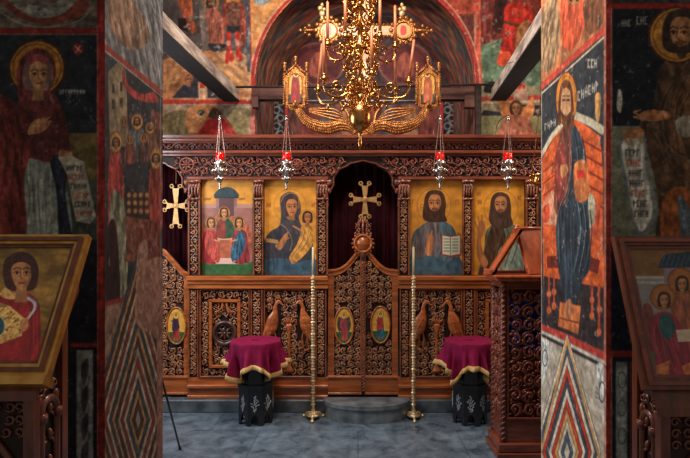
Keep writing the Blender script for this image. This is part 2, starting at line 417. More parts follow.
def field(mb, x0, x1, z0, z1, y, cell, mask=None, r=0.0065, sym=True):
    W, H = x1-x0, z1-z0
    nx = max(1, round(W/cell)); nz = max(1, round(H/cell)); cw, ch = W/nx, H/nz; rad = min(cw, ch)*.46
    for j in range(nz):
        for i in range(nx):
            cx, cz = x0+(i+.5)*cw, z0+(j+.5)*ch
            if mask and not mask(cx, cz): continue
            left = (i+.5) < nx/2 if sym else (i % 2 == 0)
            d = 1 if left else -1
            if j % 2: d = -d
            volute(mb, cx+R.uniform(-.06, .06)*cw, cz+R.uniform(-.06, .06)*ch, rad*R.uniform(.92, 1.08), y, d, R.uniform(-.5, .5)+(PI/2 if (i+j) % 2 else -PI/2), r)
            # stalk that ties the scroll to the next one up
            if j < nz-1 and not (mask and not mask(cx, cz+ch)):
                sx = d*cw*.42
                mb.tube(catmull([(cx+sx*.9, y+.003, cz), (cx+sx*1.05, y, cz+ch*.3), (cx, y+.001, cz+ch*.5), (cx-sx*1.05, y, cz+ch*.72), (cx-sx*.9, y+.003, cz+ch)], 3), r*.8, 5)
def vine_h(mb, x0, x1, z0, z1, y, r=0.006, cell=None):
    H = z1-z0; cell = cell or H; n = max(1, round((x1-x0)/cell)); cw = (x1-x0)/n; zc = (z0+z1)/2
    p = [(x0+cw*n*t, y, zc+H*.36*math.sin(t*n*PI)) for t in np.linspace(0, 1, n*6+1)]
    mb.tube(p, r*.95, 5)
    for i in range(n):
        s_ = 1 if i % 2 == 0 else -1
        volute(mb, x0+(i+.5)*cw, zc-s_*H*.10, H*.27, y-.001, s_, -s_*PI/2+R.uniform(-.4, .4), r*.85)
        mb.ell((x0+(i+1)*cw, y-.002, zc+H*.3*(1 if i % 2 else -1)), (r*1.2, r*1.1, H*.17), 6, 4, ang=R.uniform(-.8, .8))
        mb.ell((x0+(i+1)*cw, y-.002, zc-H*.3*(1 if i % 2 else -1)), (r*1.2, r*1.1, H*.15), 6, 4, ang=R.uniform(-.9, .9))
def vine_v(mb, x0, x1, z0, z1, y, r=0.005, cell=None):
    Wd = x1-x0; cell = cell or Wd*.95; n = max(1, round((z1-z0)/cell)); ch = (z1-z0)/n; xc = (x0+x1)/2
    mb.tube([(xc+Wd*.33*math.sin(t*n*PI), y, z0+ch*n*t) for t in np.linspace(0, 1, n*6+1)], r*.95, 5)
    for i in range(n):
        s_ = 1 if i % 2 == 0 else -1
        volute(mb, xc-s_*Wd*.08, z0+(i+.5)*ch, Wd*.27, y-.001, s_, PI+R.uniform(-.4, .4), r*.85)
        mb.ell((xc+Wd*.28*(1 if i % 2 else -1), y-.002, z0+(i+1)*ch), (Wd*.16, r, r*1.1), 6, 4, ang=R.uniform(-.8, .8))
        mb.ell((xc-Wd*.28*(1 if i % 2 else -1), y-.002, z0+(i+1)*ch), (Wd*.14, r, r*1.1), 6, 4, ang=R.uniform(-.8, .8))

# ------------------------------------------------------------------ the setting
def floor_material():
    m, nt, b = newmat('slate_floor'); N = nt.nodes; L = nt.links
    tc = N.new('ShaderNodeTexCoord'); mp = N.new('ShaderNodeMapping'); L.new(tc.outputs['Object'], mp.inputs[0])
    n1 = N.new('ShaderNodeTexNoise'); n1.inputs['Scale'].default_value = 7; n1.inputs['Detail'].default_value = 10; n1.inputs['Roughness'].default_value = .7
    n1.inputs['Distortion'].default_value = 0.6
    L.new(mp.outputs[0], n1.inputs['Vector'])
    cr = N.new('ShaderNodeValToRGB'); L.new(n1.outputs['Fac'], cr.inputs[0])
    cr.color_ramp.elements[0].position = .32; cr.color_ramp.elements[1].position = .72
    cr.color_ramp.elements[0].color = (*lin((52, 66, 78)), 1); cr.color_ramp.elements[1].color = (*lin((130, 146, 162)), 1)
    br = N.new('ShaderNodeTexBrick'); br.inputs['Scale'].default_value = 1.0; br.inputs['Brick Width'].default_value = .85; br.inputs['Row Height'].default_value = .6
    br.inputs['Mortar Size'].default_value = .006; br.inputs['Color1'].default_value = (1, 1, 1, 1); br.inputs['Color2'].default_value = (.86, .86, .88, 1); br.inputs['Mortar'].default_value = (.62, .62, .64, 1)
    L.new(mp.outputs[0], br.inputs['Vector'])
    mx = N.new('ShaderNodeMix'); mx.data_type = 'RGBA'; mx.blend_type = 'MULTIPLY'; mx.inputs[0].default_value = 1
    L.new(cr.outputs[0], mx.inputs[6]); L.new(br.outputs['Color'], mx.inputs[7]); L.new(mx.outputs[2], b.inputs['Base Color'])
    mr = N.new('ShaderNodeMapRange'); mr.inputs[3].default_value = .16; mr.inputs[4].default_value = .5
    L.new(n1.outputs['Fac'], mr.inputs[0]); L.new(mr.outputs[0], b.inputs['Roughness'])
    bp = N.new('ShaderNodeBump'); bp.inputs['Strength'].default_value = .25; bp.inputs['Distance'].default_value = .01
    L.new(n1.outputs['Fac'], bp.inputs['Height']); L.new(bp.outputs[0], b.inputs['Normal'])
    return m
M['floor'] = floor_material()
M['beam_shade'] = noisy('shaded_underside_timber', (17, 10, 9), (34, 20, 17), 6, 1.0, stretch=(3, .6, 3))  # near-black timber colour, shade painted under the tie beams
M['plaster'] = noisy('old_plaster', (96, 78, 66), (140, 116, 98), 3, 0.9, bump=0.2)
f = MB().box(-2.9, 2.9, -0.6, 7.2, -0.12, 0).build('floor', M['floor']); tag(f, kind='structure')
for sx, nm in ((-1, 'wall_left'), (1, 'wall_right')):
    a, b = sorted((sx*2.75, sx*2.9)); y0 = 3.115 if sx < 0 else 3.255
    tag(MB().box(a, b, y0, 5.695, 0, 4.7).build(nm, M['plaster']), kind='structure')

# east wall with the arch of the sanctuary -----------------------------------
WY = 5.7; AX = (365-CX)/F*WY; AZ = EYE+157*WY/F; AR = 110*WY/F
c = Canvas((-2.75, WY, 2.45), (1, 0, 0), (0, 0, 1), 5.5, 2.2, 0.009, (150, 120, 104))
c.rect(60, -80, 256, 100, (96, 84, 84), tex=(.25, 9, 9, 0))                # left scene, grey-blue ground
c.poly([(163, 100), (163, 60), (185, 52), (215, 50), (252, 62), (252, 100)], (190, 128, 88), tex=(.4, 10, 6, .6))
c.sm([(210, 62), (228, 50), (250, 58), (256, 72), (250, 90), (236, 90), (222, 78)], (206, 150, 106), tex=(.35, 4, 12, .8))
c.poly([(165, 100), (170, 84), (190, 72), (197, 66), (190, 62), (176, 70), (162, 84)], (206, 148, 104), tex=(.3, 6, 6, 0))
c.poly([(172, 98), (184, 84), (192, 72), (214, 72), (232, 86), (238, 98)], (58, 56, 66), tex=(.3, 5, 5, 0))
c.poly([(177, 0), (192, 0), (193, 16), (184, 18)], (188, 96, 62), tex=(.4, 3, 9, 0))
c.poly([(180, 10), (188, 10), (198, 30), (192, 34)], (184, 92, 66), tex=(.4, 3, 9, 0))
c.poly([(178, 18), (186, 18), (188, 32), (178, 28)], (44, 30, 34))
c.poly([(198, 0), (208, 0), (210, 48), (203, 52)], (134, 116, 110), tex=(.25, 4, 10, 0))
# monk-like figure in pink robe and the warrior in red stockings
c.halo(212, 2, 8, 8, (190, 130, 76)); c.face(211, 3, 5, skin=(160, 100, 70), beard=True, hair=(60, 44, 40))
c.sm([(206, 12), (216, 8), (223, 20), (224, 40), (221, 46), (210, 44), (208, 28)], (182, 104, 86), tex=(.5, 2.5, 12, 0))
c.folds([(213, 14), (214, 28), (212, 44)], 1, (226, 164, 140), 3, 4, dark=(120, 60, 52))
c.sm([(208, 44), (214, 52), (226, 46), (222, 44)], (46, 44, 52))
c.halo(233, -3, 9, 9, (204, 130, 72)); c.sm([(224, 4), (242, 4), (246, 24), (244, 46), (240, 46), (240, 22), (228, 20), (225, 30), (223, 18)], (176, 70, 56), tex=(.5, 3, 10, 0))
c.sm([(227, 4), (239, 4), (240, 26), (227, 26)], (120, 76, 62), tex=(.5, 3, 3, 0)); c.rect(227, 26, 240, 33, (44, 44, 48))
for x in (228, 237): c.sm([(x-2, 33), (x+3, 33), (x+3, 48), (x+6, 58), (x+3, 62), (x-1, 56), (x-1, 46)], (190, 54, 42), tex=(.4, 2, 6, 0)); c.ell(x+.5, 43, 2, 3, (214, 150, 130))
c.line([(228, 52), (227, 62)], 4, (190, 56, 44)); c.line([(250, -40), (254, 100)], 4, (186, 60, 52)); c.line([(246, -40), (249, 70)], 4, (84, 84, 96))
c.ell(187, 78, 6, 7, (190, 126, 92)); c.face(189, 80, 4, skin=(196, 134, 100), hair=(150, 90, 60))
c.poly([(198, 82), (207, 82), (208, 106), (199, 106)], (212, 164, 130), tex=(.25, 4, 4, 0)); c.rect(200, 83, 205, 88, (190, 60, 44))
c.line([(60, 101), (256, 102)], 4, (196, 66, 56)); c.line([(60, 104.5), (256, 105)], 1, (220, 180, 150))
c.rect(60, 105, 258, 150, (176, 148, 124), tex=(.3, 10, 8, 0)); c.sm([(162, 118), (180, 110), (196, 116), (200, 140), (162, 140)], (126, 110, 78), tex=(.3, 4, 10, 0))
c.sm([(186, 112), (202, 104), (220, 110), (214, 128), (190, 132)], (190, 128, 82), tex=(.3, 8, 5, 0)); c.sm([(228, 112), (250, 110), (254, 140), (232, 140)], (140, 124, 88), tex=(.3, 8, 5, 0))
c.sm([(198, 142), (204, 124), (216, 117), (228, 122), (236, 142)], (206, 54, 50), tex=(.3, 5, 8, 0)); c.ell(201, 113, 3.5, 3, (36, 34, 34)); c.sm([(208, 116), (214, 108), (222, 114), (216, 119)], (96, 70, 50))
c.sm([(252, 106), (262, 106), (262, 140), (250, 140)], (200, 120, 108), tex=(.3, 3, 9, 0))
# spandrel in warm ochre by the arch
c.poly([(248, -80), (320, -80), (292, 0), (275, 20), (262, 40), (256, 70), (252, 60)], (218, 150, 92), tex=(.2, 12, 12, .5))
c.sm([(254, -4), (266, -10), (272, -2), (264, 5), (256, 4)], (150, 160, 168)); c.sm([(254, 50), (259, 54), (258, 72), (252, 76)], (214, 130, 116), tex=(.4, 3, 6, 0))
# right side: red and green scene
c.rect(436, -80, 740, 102, (150, 64, 54), tex=(.35, 7, 9, 0))
c.poly([(480, 0), (500, -20), (508, 10), (498, 34), (486, 44), (481, 44)], (132, 58, 52), tex=(.4, 3, 8, 0)); c.poly([(497, -20), (509, -20), (506, 16), (500, 34), (492, 30)], (70, 36, 34), tex=(.3, 3, 8, .4))
c.poly([(480, 46), (502, 38), (506, 62), (540, 60), (720, 60), (720, 100), (480, 100)], (104, 128, 104), tex=(.35, 6, 8, 0)); c.stains((188, 186, 168), .72, 9, 4, .4)
c.sm([(506, 6), (528, 4), (532, 22), (516, 30), (514, 52), (510, 64), (500, 64), (500, 50), (504, 30)], (200, 50, 40), tex=(.45, 4, 8, 0))
c.sm([(499, 54), (510, 52), (509, 64), (498, 65)], (218, 84, 54)); c.line([(505, 22), (524, 28)], 3, (104, 66, 40)); c.sm([(512, 9), (524, 8), (526, 16), (514, 16)], (220, 70, 50))
c.sm([(518, 28), (530, 20), (524, 40), (516, 56)], (170, 110, 70), tex=(.3, 3, 8, 0))
c.line([(477, -60), (478, 60), (481, 100), (480, 140)], 6, (214, 96, 74), tex=(.3, 3, 20, 0)); c.line([(474, 10), (474, 70)], 3, (220, 176, 150), .7)
c.rect(436, -80, 478, 14, (188, 80, 62), tex=(.3, 6, 9, 0)); c.sm([(455, -6), (464, 4), (470, -4)], (206, 100, 70))
c.poly([(458, 14), (474, 14), (474, 66), (470, 70), (464, 40)], (120, 62, 56), tex=(.5, 2, 5, 0))
c.rect(478, 86, 740, 150, (150, 136, 110), tex=(.2, 9, 9, 0)); c.sm([(484, 92), (489, 82), (500, 84), (500, 92)], (30, 30, 32))
c.line([(480, 99), (545, 97)], 4, (190, 66, 54)); c.line([(480, 103), (545, 101)], 2, (228, 190, 160))
c.poly([(480, 116), (484, 110), (500, 112), (504, 104), (560, 106), (560, 116)], (44, 44, 50)); c.rect(478, 116, 560, 140, (140, 134, 96), tex=(.2, 6, 6, 0))
c.sm([(499, 98), (505, 96), (513, 106), (526, 106), (533, 96), (534, 112), (526, 120), (506, 118), (500, 110)], (214, 134, 84), tex=(.3, 6, 4, 0))
c.sm([(499, 140), (503, 122), (512, 115), (526, 117), (532, 126), (534, 140)], (192, 112, 88), tex=(.3, 4, 5, .6)); c.face(516, 109, 6, skin=(196, 136, 96), hair=(110, 66, 44))
c.poly([(512, 84), (526, 82), (528, 100), (514, 100)], (190, 150, 128), tex=(.2, 4, 4, 0)); c.rect(515, 83, 525, 89, (190, 60, 48)); 
for k in range(5): c.line([(502+k*6, 138), (509+k*5, 118)], .8, (240, 180, 150), .5)
c.rect(445, 70, 478, 150, (190, 120, 100), tex=(.45, 2.5, 20, 0))
# painted rings that follow the arch
for rr, wd, col in ((112.5, 3, (190, 60, 56)), (115, 1.2, (226, 170, 140))):
    c.line([(365+rr*math.cos(t), 83-rr*math.sin(t)) for t in np.linspace(-.0, PI, 50)], wd, col)
c.stains((206, 180, 160), .74, 6, 8, .6); c.mottle(.22, 3, 9)
mb = MB(); AH = AR+.012; pts = [(-2.75, 0), (AX-AH, 0), (AX-AH, AZ)]+[(AX-AH*math.cos(t), AZ+AH*math.sin(t)) for t in np.linspace(0, PI, 61)[1:-1]]+[(AX+AH, AZ), (AX+AH, 0), (2.75, 0), (2.75, 4.7), (-2.75, 4.7)]
mb.prism(pts, WY+.004, WY+.2); mb.cur = 1
c.put(mb, .85, keep=lambda q: np.where(q[:, 2] > AZ, np.hypot(q[:, 0]-AX, q[:, 2]-AZ) > AR, abs(q[:, 0]-AX) > AR))
tag(mb.build('wall_back', [M['plaster'], M['fresco']]), kind='structure')

# barrel vault and end wall of the sanctuary
mb = MB(); nA, nD = 220, 90; depth = 1.3; zl = 1.2
arc_len = PI*AR+2*(AZ-zl); s_ = np.linspace(0, arc_len, nA); d_ = np.linspace(0, depth, nD)
def vpt(s, dd, r=AR):
    if s < AZ-zl: return (AX-r, WY+dd, zl+s)
    if s > arc_len-(AZ-zl): return (AX+r, WY+dd, zl+arc_len-s)
    t = (s-(AZ-zl))/AR; return (AX-r*math.cos(t), WY+dd, AZ+r*math.sin(t))
V = np.array([vpt(a, b) for b in d_ for a in s_]); S, Dp = np.meshgrid(s_, d_)
n1 = vnoise(S*3.2, Dp*13, 4); n2 = vnoise(S*11, Dp*22, 8); n3 = vnoise(S*4, Dp*7, 2)
pal = np.array([(64, 44, 42), (110, 62, 50), (166, 106, 74), (84, 84, 90), (156, 82, 66)], float)
ix = np.clip((n1*.7+n3*.3)*5.2-.2, 0, 3.999); i0 = ix.astype(int); fr = (ix-i0)[..., None]
C = pal[i0]*(1-fr)+pal[i0+1]*fr; C = C*(.55+.5*n2)[..., None]
for d0, d1, cc in ((0, .035, (186, 60, 56)), (.05, .06, (170, 120, 100)), (.62, .66, (150, 50, 46)), (.69, .70, (190, 150, 130)), (1.24, 1.3, (120, 44, 40))):
    C[(Dp >= d0) & (Dp < d1)] = cc
idx = np.arange(nA*nD).reshape(nD, nA); q = np.stack([idx[:-1, :-1], idx[:-1, 1:], idx[1:, 1:], idx[1:, :-1]], -1).reshape(-1, 4)[:, ::-1]
mb.add(V, q, col=lin(np.clip(C, 0, 255)).reshape(-1, 3))
Vo = np.array([vpt(a, b, AR+.2) for b in (0.2, depth) for a in s_]); n = nA
mb.add(Vo, [(i, i+1, n+i+1, n+i) for i in range(n-1)], col=np.ones((2*n, 3))*.1)
tag(mb.build('ceiling', M['fresco']), kind='structure')
c = Canvas((AX-1.5, WY+depth, 1.2), (1, 0, 0), (0, 0, 1), 3.0, 3.7, 0.014, (58, 42, 44))
c.mottle(.5, 5, 3)
for (x, y, rx, ry) in ((405, 64, 26, 21), (318, 64, 26, 21), (396, -2, 24, 20), (326, -2, 24, 20)):
    c.ell(x, y, rx, ry, (92, 42, 44), tex=(.4, 8, 8, .5)); c.ring(x, y, rx, ry, 1.4, (150, 104, 92), .7); c.ring(x, y, rx*.8, ry*.8, 1, (60, 34, 36))
    c.sm([(x-7, y+12), (x-8, y-2), (x, y-12), (x+8, y-2), (x+7, y+12)], (150, 84, 66), tex=(.5, 3, 8, 0), alpha=.7)
for x0 in (272, 443):
    c.rect(x0, 98, x0+13, 170, (26, 26, 32)); c.line([(x0-1.5, 96), (x0-1.5, 170)], 3, (180, 56, 52)); c.line([(x0+14.5, 96), (x0+14.5, 170)], 3, (180, 56, 52))
    for k in range(9):
        c.ring(x0+6.5+(-2 if k % 2 else 2), 102+k*8, 3.2, 3.2, .9, (170, 166, 164)); c.line([(x0+6.5, 98+k*8), (x0+(11 if k % 2 else 2), 104+k*8)], .8, (180, 176, 172))
c.rect(288, 104, 440, 170, (96, 60, 56), tex=(.5, 5, 12, 0))
for k in range(7): c.sm([(300+k*20, 150), (302+k*20, 114), (309+k*20, 104), (316+k*20, 114), (317+k*20, 150)], [(120, 60, 54), (84, 84, 92), (150, 104, 80)][k % 3], tex=(.5, 3, 9, 0))
mb = MB(); mb.box(AX-1.5, AX+1.5, WY+depth+.004, WY+depth+.15, 0, 4.9); mb.cur = 1; c.put(mb, 1.0)
tag(mb.build('wall_sanctuary', [M['plaster'], M['fresco']]), kind='structure')

# tie beams, corbels and iron rod
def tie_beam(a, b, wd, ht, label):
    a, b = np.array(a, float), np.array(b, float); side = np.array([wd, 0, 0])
    mb = MB(); mb.hexa(a+(0, 0, .004), a+side+(0, 0, .004), a+side+(0, 0, ht), a+(0, 0, ht), b-a); mb.cur = 1; mb.hexa(a-side*.02-(0, 0, .004), a+side*1.02-(0, 0, .004), a+side*1.02+(0, 0, .012), a-side*.02+(0, 0, .012), b-a)  # second slab is a dark strip that paints shade on the underside
    o = mb.build('tie_beam', [M['beam'], M['beam_shade']]); return tag(o, label, kind='structure')
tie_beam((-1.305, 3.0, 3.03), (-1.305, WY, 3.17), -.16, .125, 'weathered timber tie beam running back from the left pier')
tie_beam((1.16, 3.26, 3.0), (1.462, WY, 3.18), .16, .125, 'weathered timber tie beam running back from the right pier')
for xa, xb, lb in ((252, 286, 'dark timber corbel at the left foot of the arch'), (437, 477, 'dark timber corbel at the right foot of the arch')):
    a = P(xa, 99, 5.62); b = P(xb, 88, 5.62); mb = MB().box(a[0], b[0], 5.62, 5.72, a[2], b[2])
    xe = xb if xa > 300 else xa; e = P(xe-12 if xa > 300 else xe, 107, 5.6); g = P(xe if xa > 300 else xe+6, 87, 5.6)
    mb.box(e[0], g[0], 5.6, 5.7, e[2], g[2])
    tag(mb.build('corbel', M['beam_dark']), lb, kind='structure')
a = P(236, 87, 5.5); b = P(520, 84, 5.5)
mb = MB().tube([a, (a+b)/2-(0, 0, .01), b], .013, 8)
p = P(478, 85, 5.5); mb.box(p[0]-.03, p[0]+.03, 5.47, 5.53, 2.6, p[2])
tag(mb.build('tie_rod', M['iron']), 'dark iron tie rod with a post crossing before the arch', kind='structure')
mb = MB().tube([(AX-AR-.05, 5.98, P(0, 101, 5.98)[2]), (AX+AR+.05, 5.98, P(0, 101, 5.98)[2])], .012, 8)
tag(mb.build('steel_tie_rod', M['steel']), 'bright thin metal rod spanning the sanctuary arch', kind='structure')  # steel tie rod across the sanctuary arch

# piers -----------------------------------------------------------------------
PYF = 2.4; PLX = -1.168; PRX = 1.145; PLB, PRB = 3.11, 3.25; TOP = 4.7
def rope_diamonds(c, cx, cy, y0, cols, sx, dy, n, clipbox):
    # nested lozenges of coloured ropes
    for k in range(n, 0, -1):
        w_ = k*sx; h_ = k*dy; col = cols[k % len(cols)]
        c.poly([(cx-w_, cy), (cx, cy-h_), (cx+w_, cy), (cx, cy+h_)], col, tex=(.18, 2, 2, 0))
        c.line([(cx-w_, cy), (cx, cy-h_), (cx+w_, cy), (cx, cy+h_), (cx-w_, cy)], .7, (48, 42, 42), .8)
# left pier, front
c = Canvas((-2.0, PYF, .45), (1, 0, 0), (0, 0, 1), 2.0+PLX, 2.55, .0042, (40, 40, 44))
c.rect(-60, -60, 100, 28, (104, 92, 80), tex=(.5, 14, 5, .3)); c.sm([(0, 0), (20, 18), (50, 24), (84, 14), (88, -6), (80, -6), (60, 12), (30, 10), (8, -6)], (120, 60, 48), tex=(.3, 8, 4, 0))
c.sm([(6, -2), (30, 16), (60, 15), (80, -4), (70, -8), (50, 6), (28, 4)], (128, 124, 112), tex=(.4, 5, 3, 0)); c.line([(0, 12), (22, 24), (50, 27), (80, 20), (94, 4)], 1.2, (168, 140, 110), .8, smooth=True)
c.rect(-60, 28, 97, 34, (128, 40, 34)); c.line([(-60, 34.5), (97, 34.5)], .8, (160, 140, 120))
c.rect(-60, 35, 97, 133, (38, 42, 48), tex=(.3, 9, 9, 0)); c.rect(-60, 133, 97, 240, (110, 92, 56), tex=(.3, 12, 9, 0)); c.rect(66, 180, 97, 240, (74, 80, 72), tex=(.3, 12, 9, 0))
c.sm([(18, 104), (34, 84), (48, 86), (60, 104), (66, 122), (70, 146), (68, 165), (54, 168), (58, 240), (-20, 240), (-20, 110), (4, 96)], (92, 44, 42), tex=(.5, 5, 18, .1))
c.sm([(22, 166), (46, 162), (62, 172), (70, 240), (22, 240)], (146, 150, 136), tex=(.35, 2.5, 26, 0)); c.folds([(30, 170), (33, 200), (34, 238)], 1.2, (196, 200, 184), 5, 6, dark=(70, 74, 70))
c.sm([(50, 160), (66, 158), (66, 200), (72, 240), (60, 240), (56, 190)], (40, 46, 58), tex=(.4, 3, 14, 0)); c.sm([(-10, 104), (8, 100), (20, 120), (30, 150), (24, 180), (24, 240), (-20, 240)], (112, 48, 42), tex=(.55, 4, 18, .15))
c.folds([(20, 112), (30, 130), (52, 140), (66, 150)], 1.2, (150, 84, 74), 4, 7, dark=(44, 24, 26)); c.folds([(6, 112), (14, 150), (8, 200)], 1.2, (150, 74, 60), 3, 7, dark=(50, 26, 24))
c.halo(37, 68, 28, 28, (176, 118, 50), (70, 40, 26)); c.sm([(18, 94), (17, 70), (24, 55), (38, 48), (52, 56), (56, 74), (50, 92), (54, 104), (38, 112), (20, 106)], (110, 52, 50), tex=(.4, 3, 10, 0))
c.sm([(26, 74), (27, 62), (38, 55), (49, 62), (50, 80), (44, 90), (32, 88)], (160, 152, 142), tex=(.3, 3, 5, 0)); c.face(38, 76, 14.5, skin=(196, 140, 96), hair=(120, 90, 86), look=.08)
c.sm([(28, 60), (38, 54), (48, 60), (46, 65), (38, 61), (30, 65)], (150, 70, 70))
c.sm([(32, 122), (44, 118), (50, 124), (42, 132), (28, 134)], (176, 122, 84)); c.line([(44, 121), (50, 117)], 1.6, (176, 122, 84)); c.line([(44, 124), (51, 121)], 1.6, (176, 122, 84)); c.sm([(60, 150), (72, 152), (70, 158), (60, 158)], (176, 122, 84))
c.poly([(58, 157), (72, 156), (84, 162), (90, 190), (96, 216), (90, 224), (76, 221), (72, 200), (68, 176)], (178, 170, 150), tex=(.15, 3, 3, 0))
for k in range(6): c.script(67+k*2.0, 166+k*9, 5, 4.5, (150, 60, 50) if k % 2 else (50, 40, 36), .8, 3.4)
c.script(60, 90, 9, 3.6, (190, 184, 170), .7, 2.9); c.ell(78, 49, 5.5, 6, (120, 44, 40)); c.line([(75, 46), (81, 52)], 1, (200, 160, 130)); c.line([(80, 46), (76, 52)], 1, (200, 160, 130))
c.rect(97, -60, 106, 470, (150, 48, 42), tex=(.3, 3, 16, 0)); c.line([(97.5, 34), (97.5, 470)], .8, (190, 160, 140), .6)
c.rect(-60, 240, 97, 470, (34, 32, 38), tex=(.3, 10, 10, 0)); c.rect(70, 343, 97, 347, (150, 48, 42)); c.rect(76, 350, 93, 470, (150, 146, 138), tex=(.25, 4, 8, 0)); c.line([(76, 348), (76, 470)], 1.2, (40, 36, 38))
for k in range(4): c.sm([(82, 364+k*28), (88, 358+k*28), (88, 372+k*28), (84, 384+k*28), (81, 376+k*28)], (70, 66, 66)); c.ring(86, 380+k*28, 3, 6, 1, (90, 84, 84))
c.mottle(.3, 4, 6); c.stains((150, 140, 124), .76, 5, 12, .4)
mb = MB(); mb.box(-2.75, PLX-.004, PYF+.004, PLB, 0, TOP); mb.cur = 1; c.put(mb, 1.0)
# left pier, side towards the nave
c = Canvas((PLX, PYF, .2), (0, 1, 0), (0, 0, 1), PLB-PYF, 3.4, .0055, (80, 76, 80)); c.s = 2.7/F*1.5
c.rect(104, -80, 165, 90, (120, 118, 122), tex=(.6, 4, 14, .5)); c.sm([(108, 0), (120, -10), (140, 10), (150, 40), (130, 50), (112, 30)], (150, 110, 84), tex=(.6, 3, 10, .4)); c.folds([(140, -20), (152, 20), (158, 60)], 1.5, (190, 190, 190), 4, 7, alpha=.6)
c.poly([(104, 45), (165, 92), (165, 308), (104, 306)], (52, 56, 64), tex=(.3, 4, 6, 0)); 
c.line([(104, 46), (120, 59), (165, 95)], 4, (176, 60, 50)); c.line([(104, 50), (165, 99)], 1, (200, 170, 150))
c.poly([(108, 72), (118, 62), (126, 70), (128, 130), (110, 150)], (150, 128, 96), tex=(.2, 4, 6, 0))
for (x, y) in ((113, 84), (121, 82), (113, 100), (121, 98)): c.rect(x-1, y, x+1.5, y+9, (60, 50, 44))
c.poly([(151, 108), (162, 114), (162, 180), (152, 175)], (120, 70, 58), tex=(.3, 4, 6, 0)); c.sm([(124, 68), (128, 84), (142, 94), (154, 92), (158, 102), (146, 102), (134, 98), (125, 88), (122, 76)], (176, 58, 54))
for (x, y, r, col) in ((137, 122, 8, (96, 108, 118)), (124, 122, 5, (120, 100, 80)), (150, 128, 6, (130, 90, 70)), (130, 140, 5, (140, 70, 60)), (144, 138, 5, (110, 70, 70))):
    c.sm([(x-r*.8, y+r), (x+r*.8, y+r), (x+r, y+r*4.5), (x-r, y+r*4.5)], col, tex=(.5, 3, 8, 0)); c.halo(x, y, r*.75, r*1.05, (196, 146, 76)); c.face(x, y, r*.45, skin=(186, 120, 84), beard=(r > 5))
for (x, y, col) in ((116, 142, (170, 54, 50)), (156, 158, (160, 58, 50))):
    c.sm([(x-6, y+12), (x+5, y+12), (x+8, y+60), (x-3 if x > 140 else x+3, y+96), (x-8, y+92)], col, tex=(.5, 3, 10, .1)); c.halo(x, y, 6, 11, (200, 148, 76)); c.face(x, y+1, 4, skin=(186, 124, 86))
c.sm([(110, 200), (122, 196), (127, 232), (126, 290), (112, 300)], (140, 138, 112), tex=(.5, 3, 10, 0))
c.poly([(126, 190), (148, 192), (150, 222), (127, 218)], (54, 46, 44)); 
for k in range(12): c.halo(129+(k % 4)*6, 195+(k//4)*8, 2.2, 3, (190, 140, 90))
c.poly([(126, 216), (150, 220), (150, 260), (126, 262)], (140, 76, 58), tex=(.3, 4, 4, 0)); c.sm([(108, 230), (116, 226), (120, 300), (108, 306)], (60, 30, 32)); c.sm([(140, 230), (158, 226), (160, 290), (142, 290)], (132, 60, 52), tex=(.4, 3, 8, 0))
c.poly([(104, 303), (134, 296), (165, 292), (165, 520), (104, 520)], (160, 118, 96), tex=(.25, 8, 10, 0)); c.line([(104, 304), (135, 297)], 3, (170, 54, 48))
rope_diamonds(c, 138, 420, 0, [(150, 56, 46), (190, 160, 130), (84, 60, 56), (196, 140, 84), (70, 76, 88), (200, 176, 150)], 2.9, 10.5, 16, None)
c.sm([(138, 250), (146, 240), (148, 260), (144, 290), (150, 330), (136, 322), (136, 290)], (176, 124, 104), tex=(.2, 6, 6, 0)); c.sm([(140, 270), (165, 262), (165, 340), (150, 332), (138, 316)], (170, 116, 96), tex=(.2, 6, 6, 0))
c.poly([(157, 308), (165, 308), (165, 520), (157, 520)], (170, 110, 92), tex=(.2, 4, 9, 0))
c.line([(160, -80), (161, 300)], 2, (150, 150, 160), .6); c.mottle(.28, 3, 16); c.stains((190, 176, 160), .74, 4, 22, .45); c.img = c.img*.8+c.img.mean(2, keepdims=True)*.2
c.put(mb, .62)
tag(mb.build('wall_pier_left', [M['plaster'], M['fresco']]), kind='structure')
# right pier, front
c = Canvas((PRX, PYF, .45), (1, 0, 0), (0, 0, 1), 2.0-PRX, 2.55, .0042, (36, 36, 42))
c.rect(600, -60, 760, 3, (60, 60, 58), tex=(.5, 6, 6, 0)); c.rect(600, 3, 760, 9, (150, 44, 38)); c.rect(611, 9, 760, 126, (34, 36, 42), tex=(.25, 9, 9, 0)); c.rect(611, 126, 760, 242, (122, 122, 100), tex=(.25, 12, 9, 0))
c.rect(604, -60, 612, 470, (172, 62, 54), tex=(.3, 3, 12, 0)); c.line([(611.5, 9), (611.5, 470)], 1, (200, 176, 156), .7)
c.sm([(662, 64), (690, 60), (730, 60), (740, 150), (740, 250), (662, 250), (658, 200), (650, 160), (642, 140), (640, 122), (652, 112)], (86, 62, 46), tex=(.45, 6, 16, .3))
c.sm([(676, 90), (700, 80), (740, 120), (740, 240), (690, 240), (684, 180), (668, 140)], (104, 72, 50), tex=(.5, 6, 16, .2)); c.folds([(684, 80), (668, 110), (672, 150), (690, 190)], 1.5, (150, 116, 84), 4, 8, dark=(52, 38, 30)); c.folds([(655, 130), (668, 150), (690, 164)], 1.3, (140, 108, 80), 3, 8, dark=(44, 34, 30))
c.sm([(664, 196), (690, 190), (700, 240), (664, 244)], (150, 84, 46), tex=(.4, 4, 12, 0)); c.sm([(676, 120), (690, 116), (690, 136), (678, 134)], (150, 140, 120)); c.sm([(678, 196), (690, 210), (690, 240), (682, 240)], (90, 100, 104))
c.halo(677, 35, 28, 28, (190, 128, 56), (80, 44, 28)); c.face(681, 35, 18, skin=(164, 112, 74), hair=(58, 44, 36), beard=True, look=-.12)
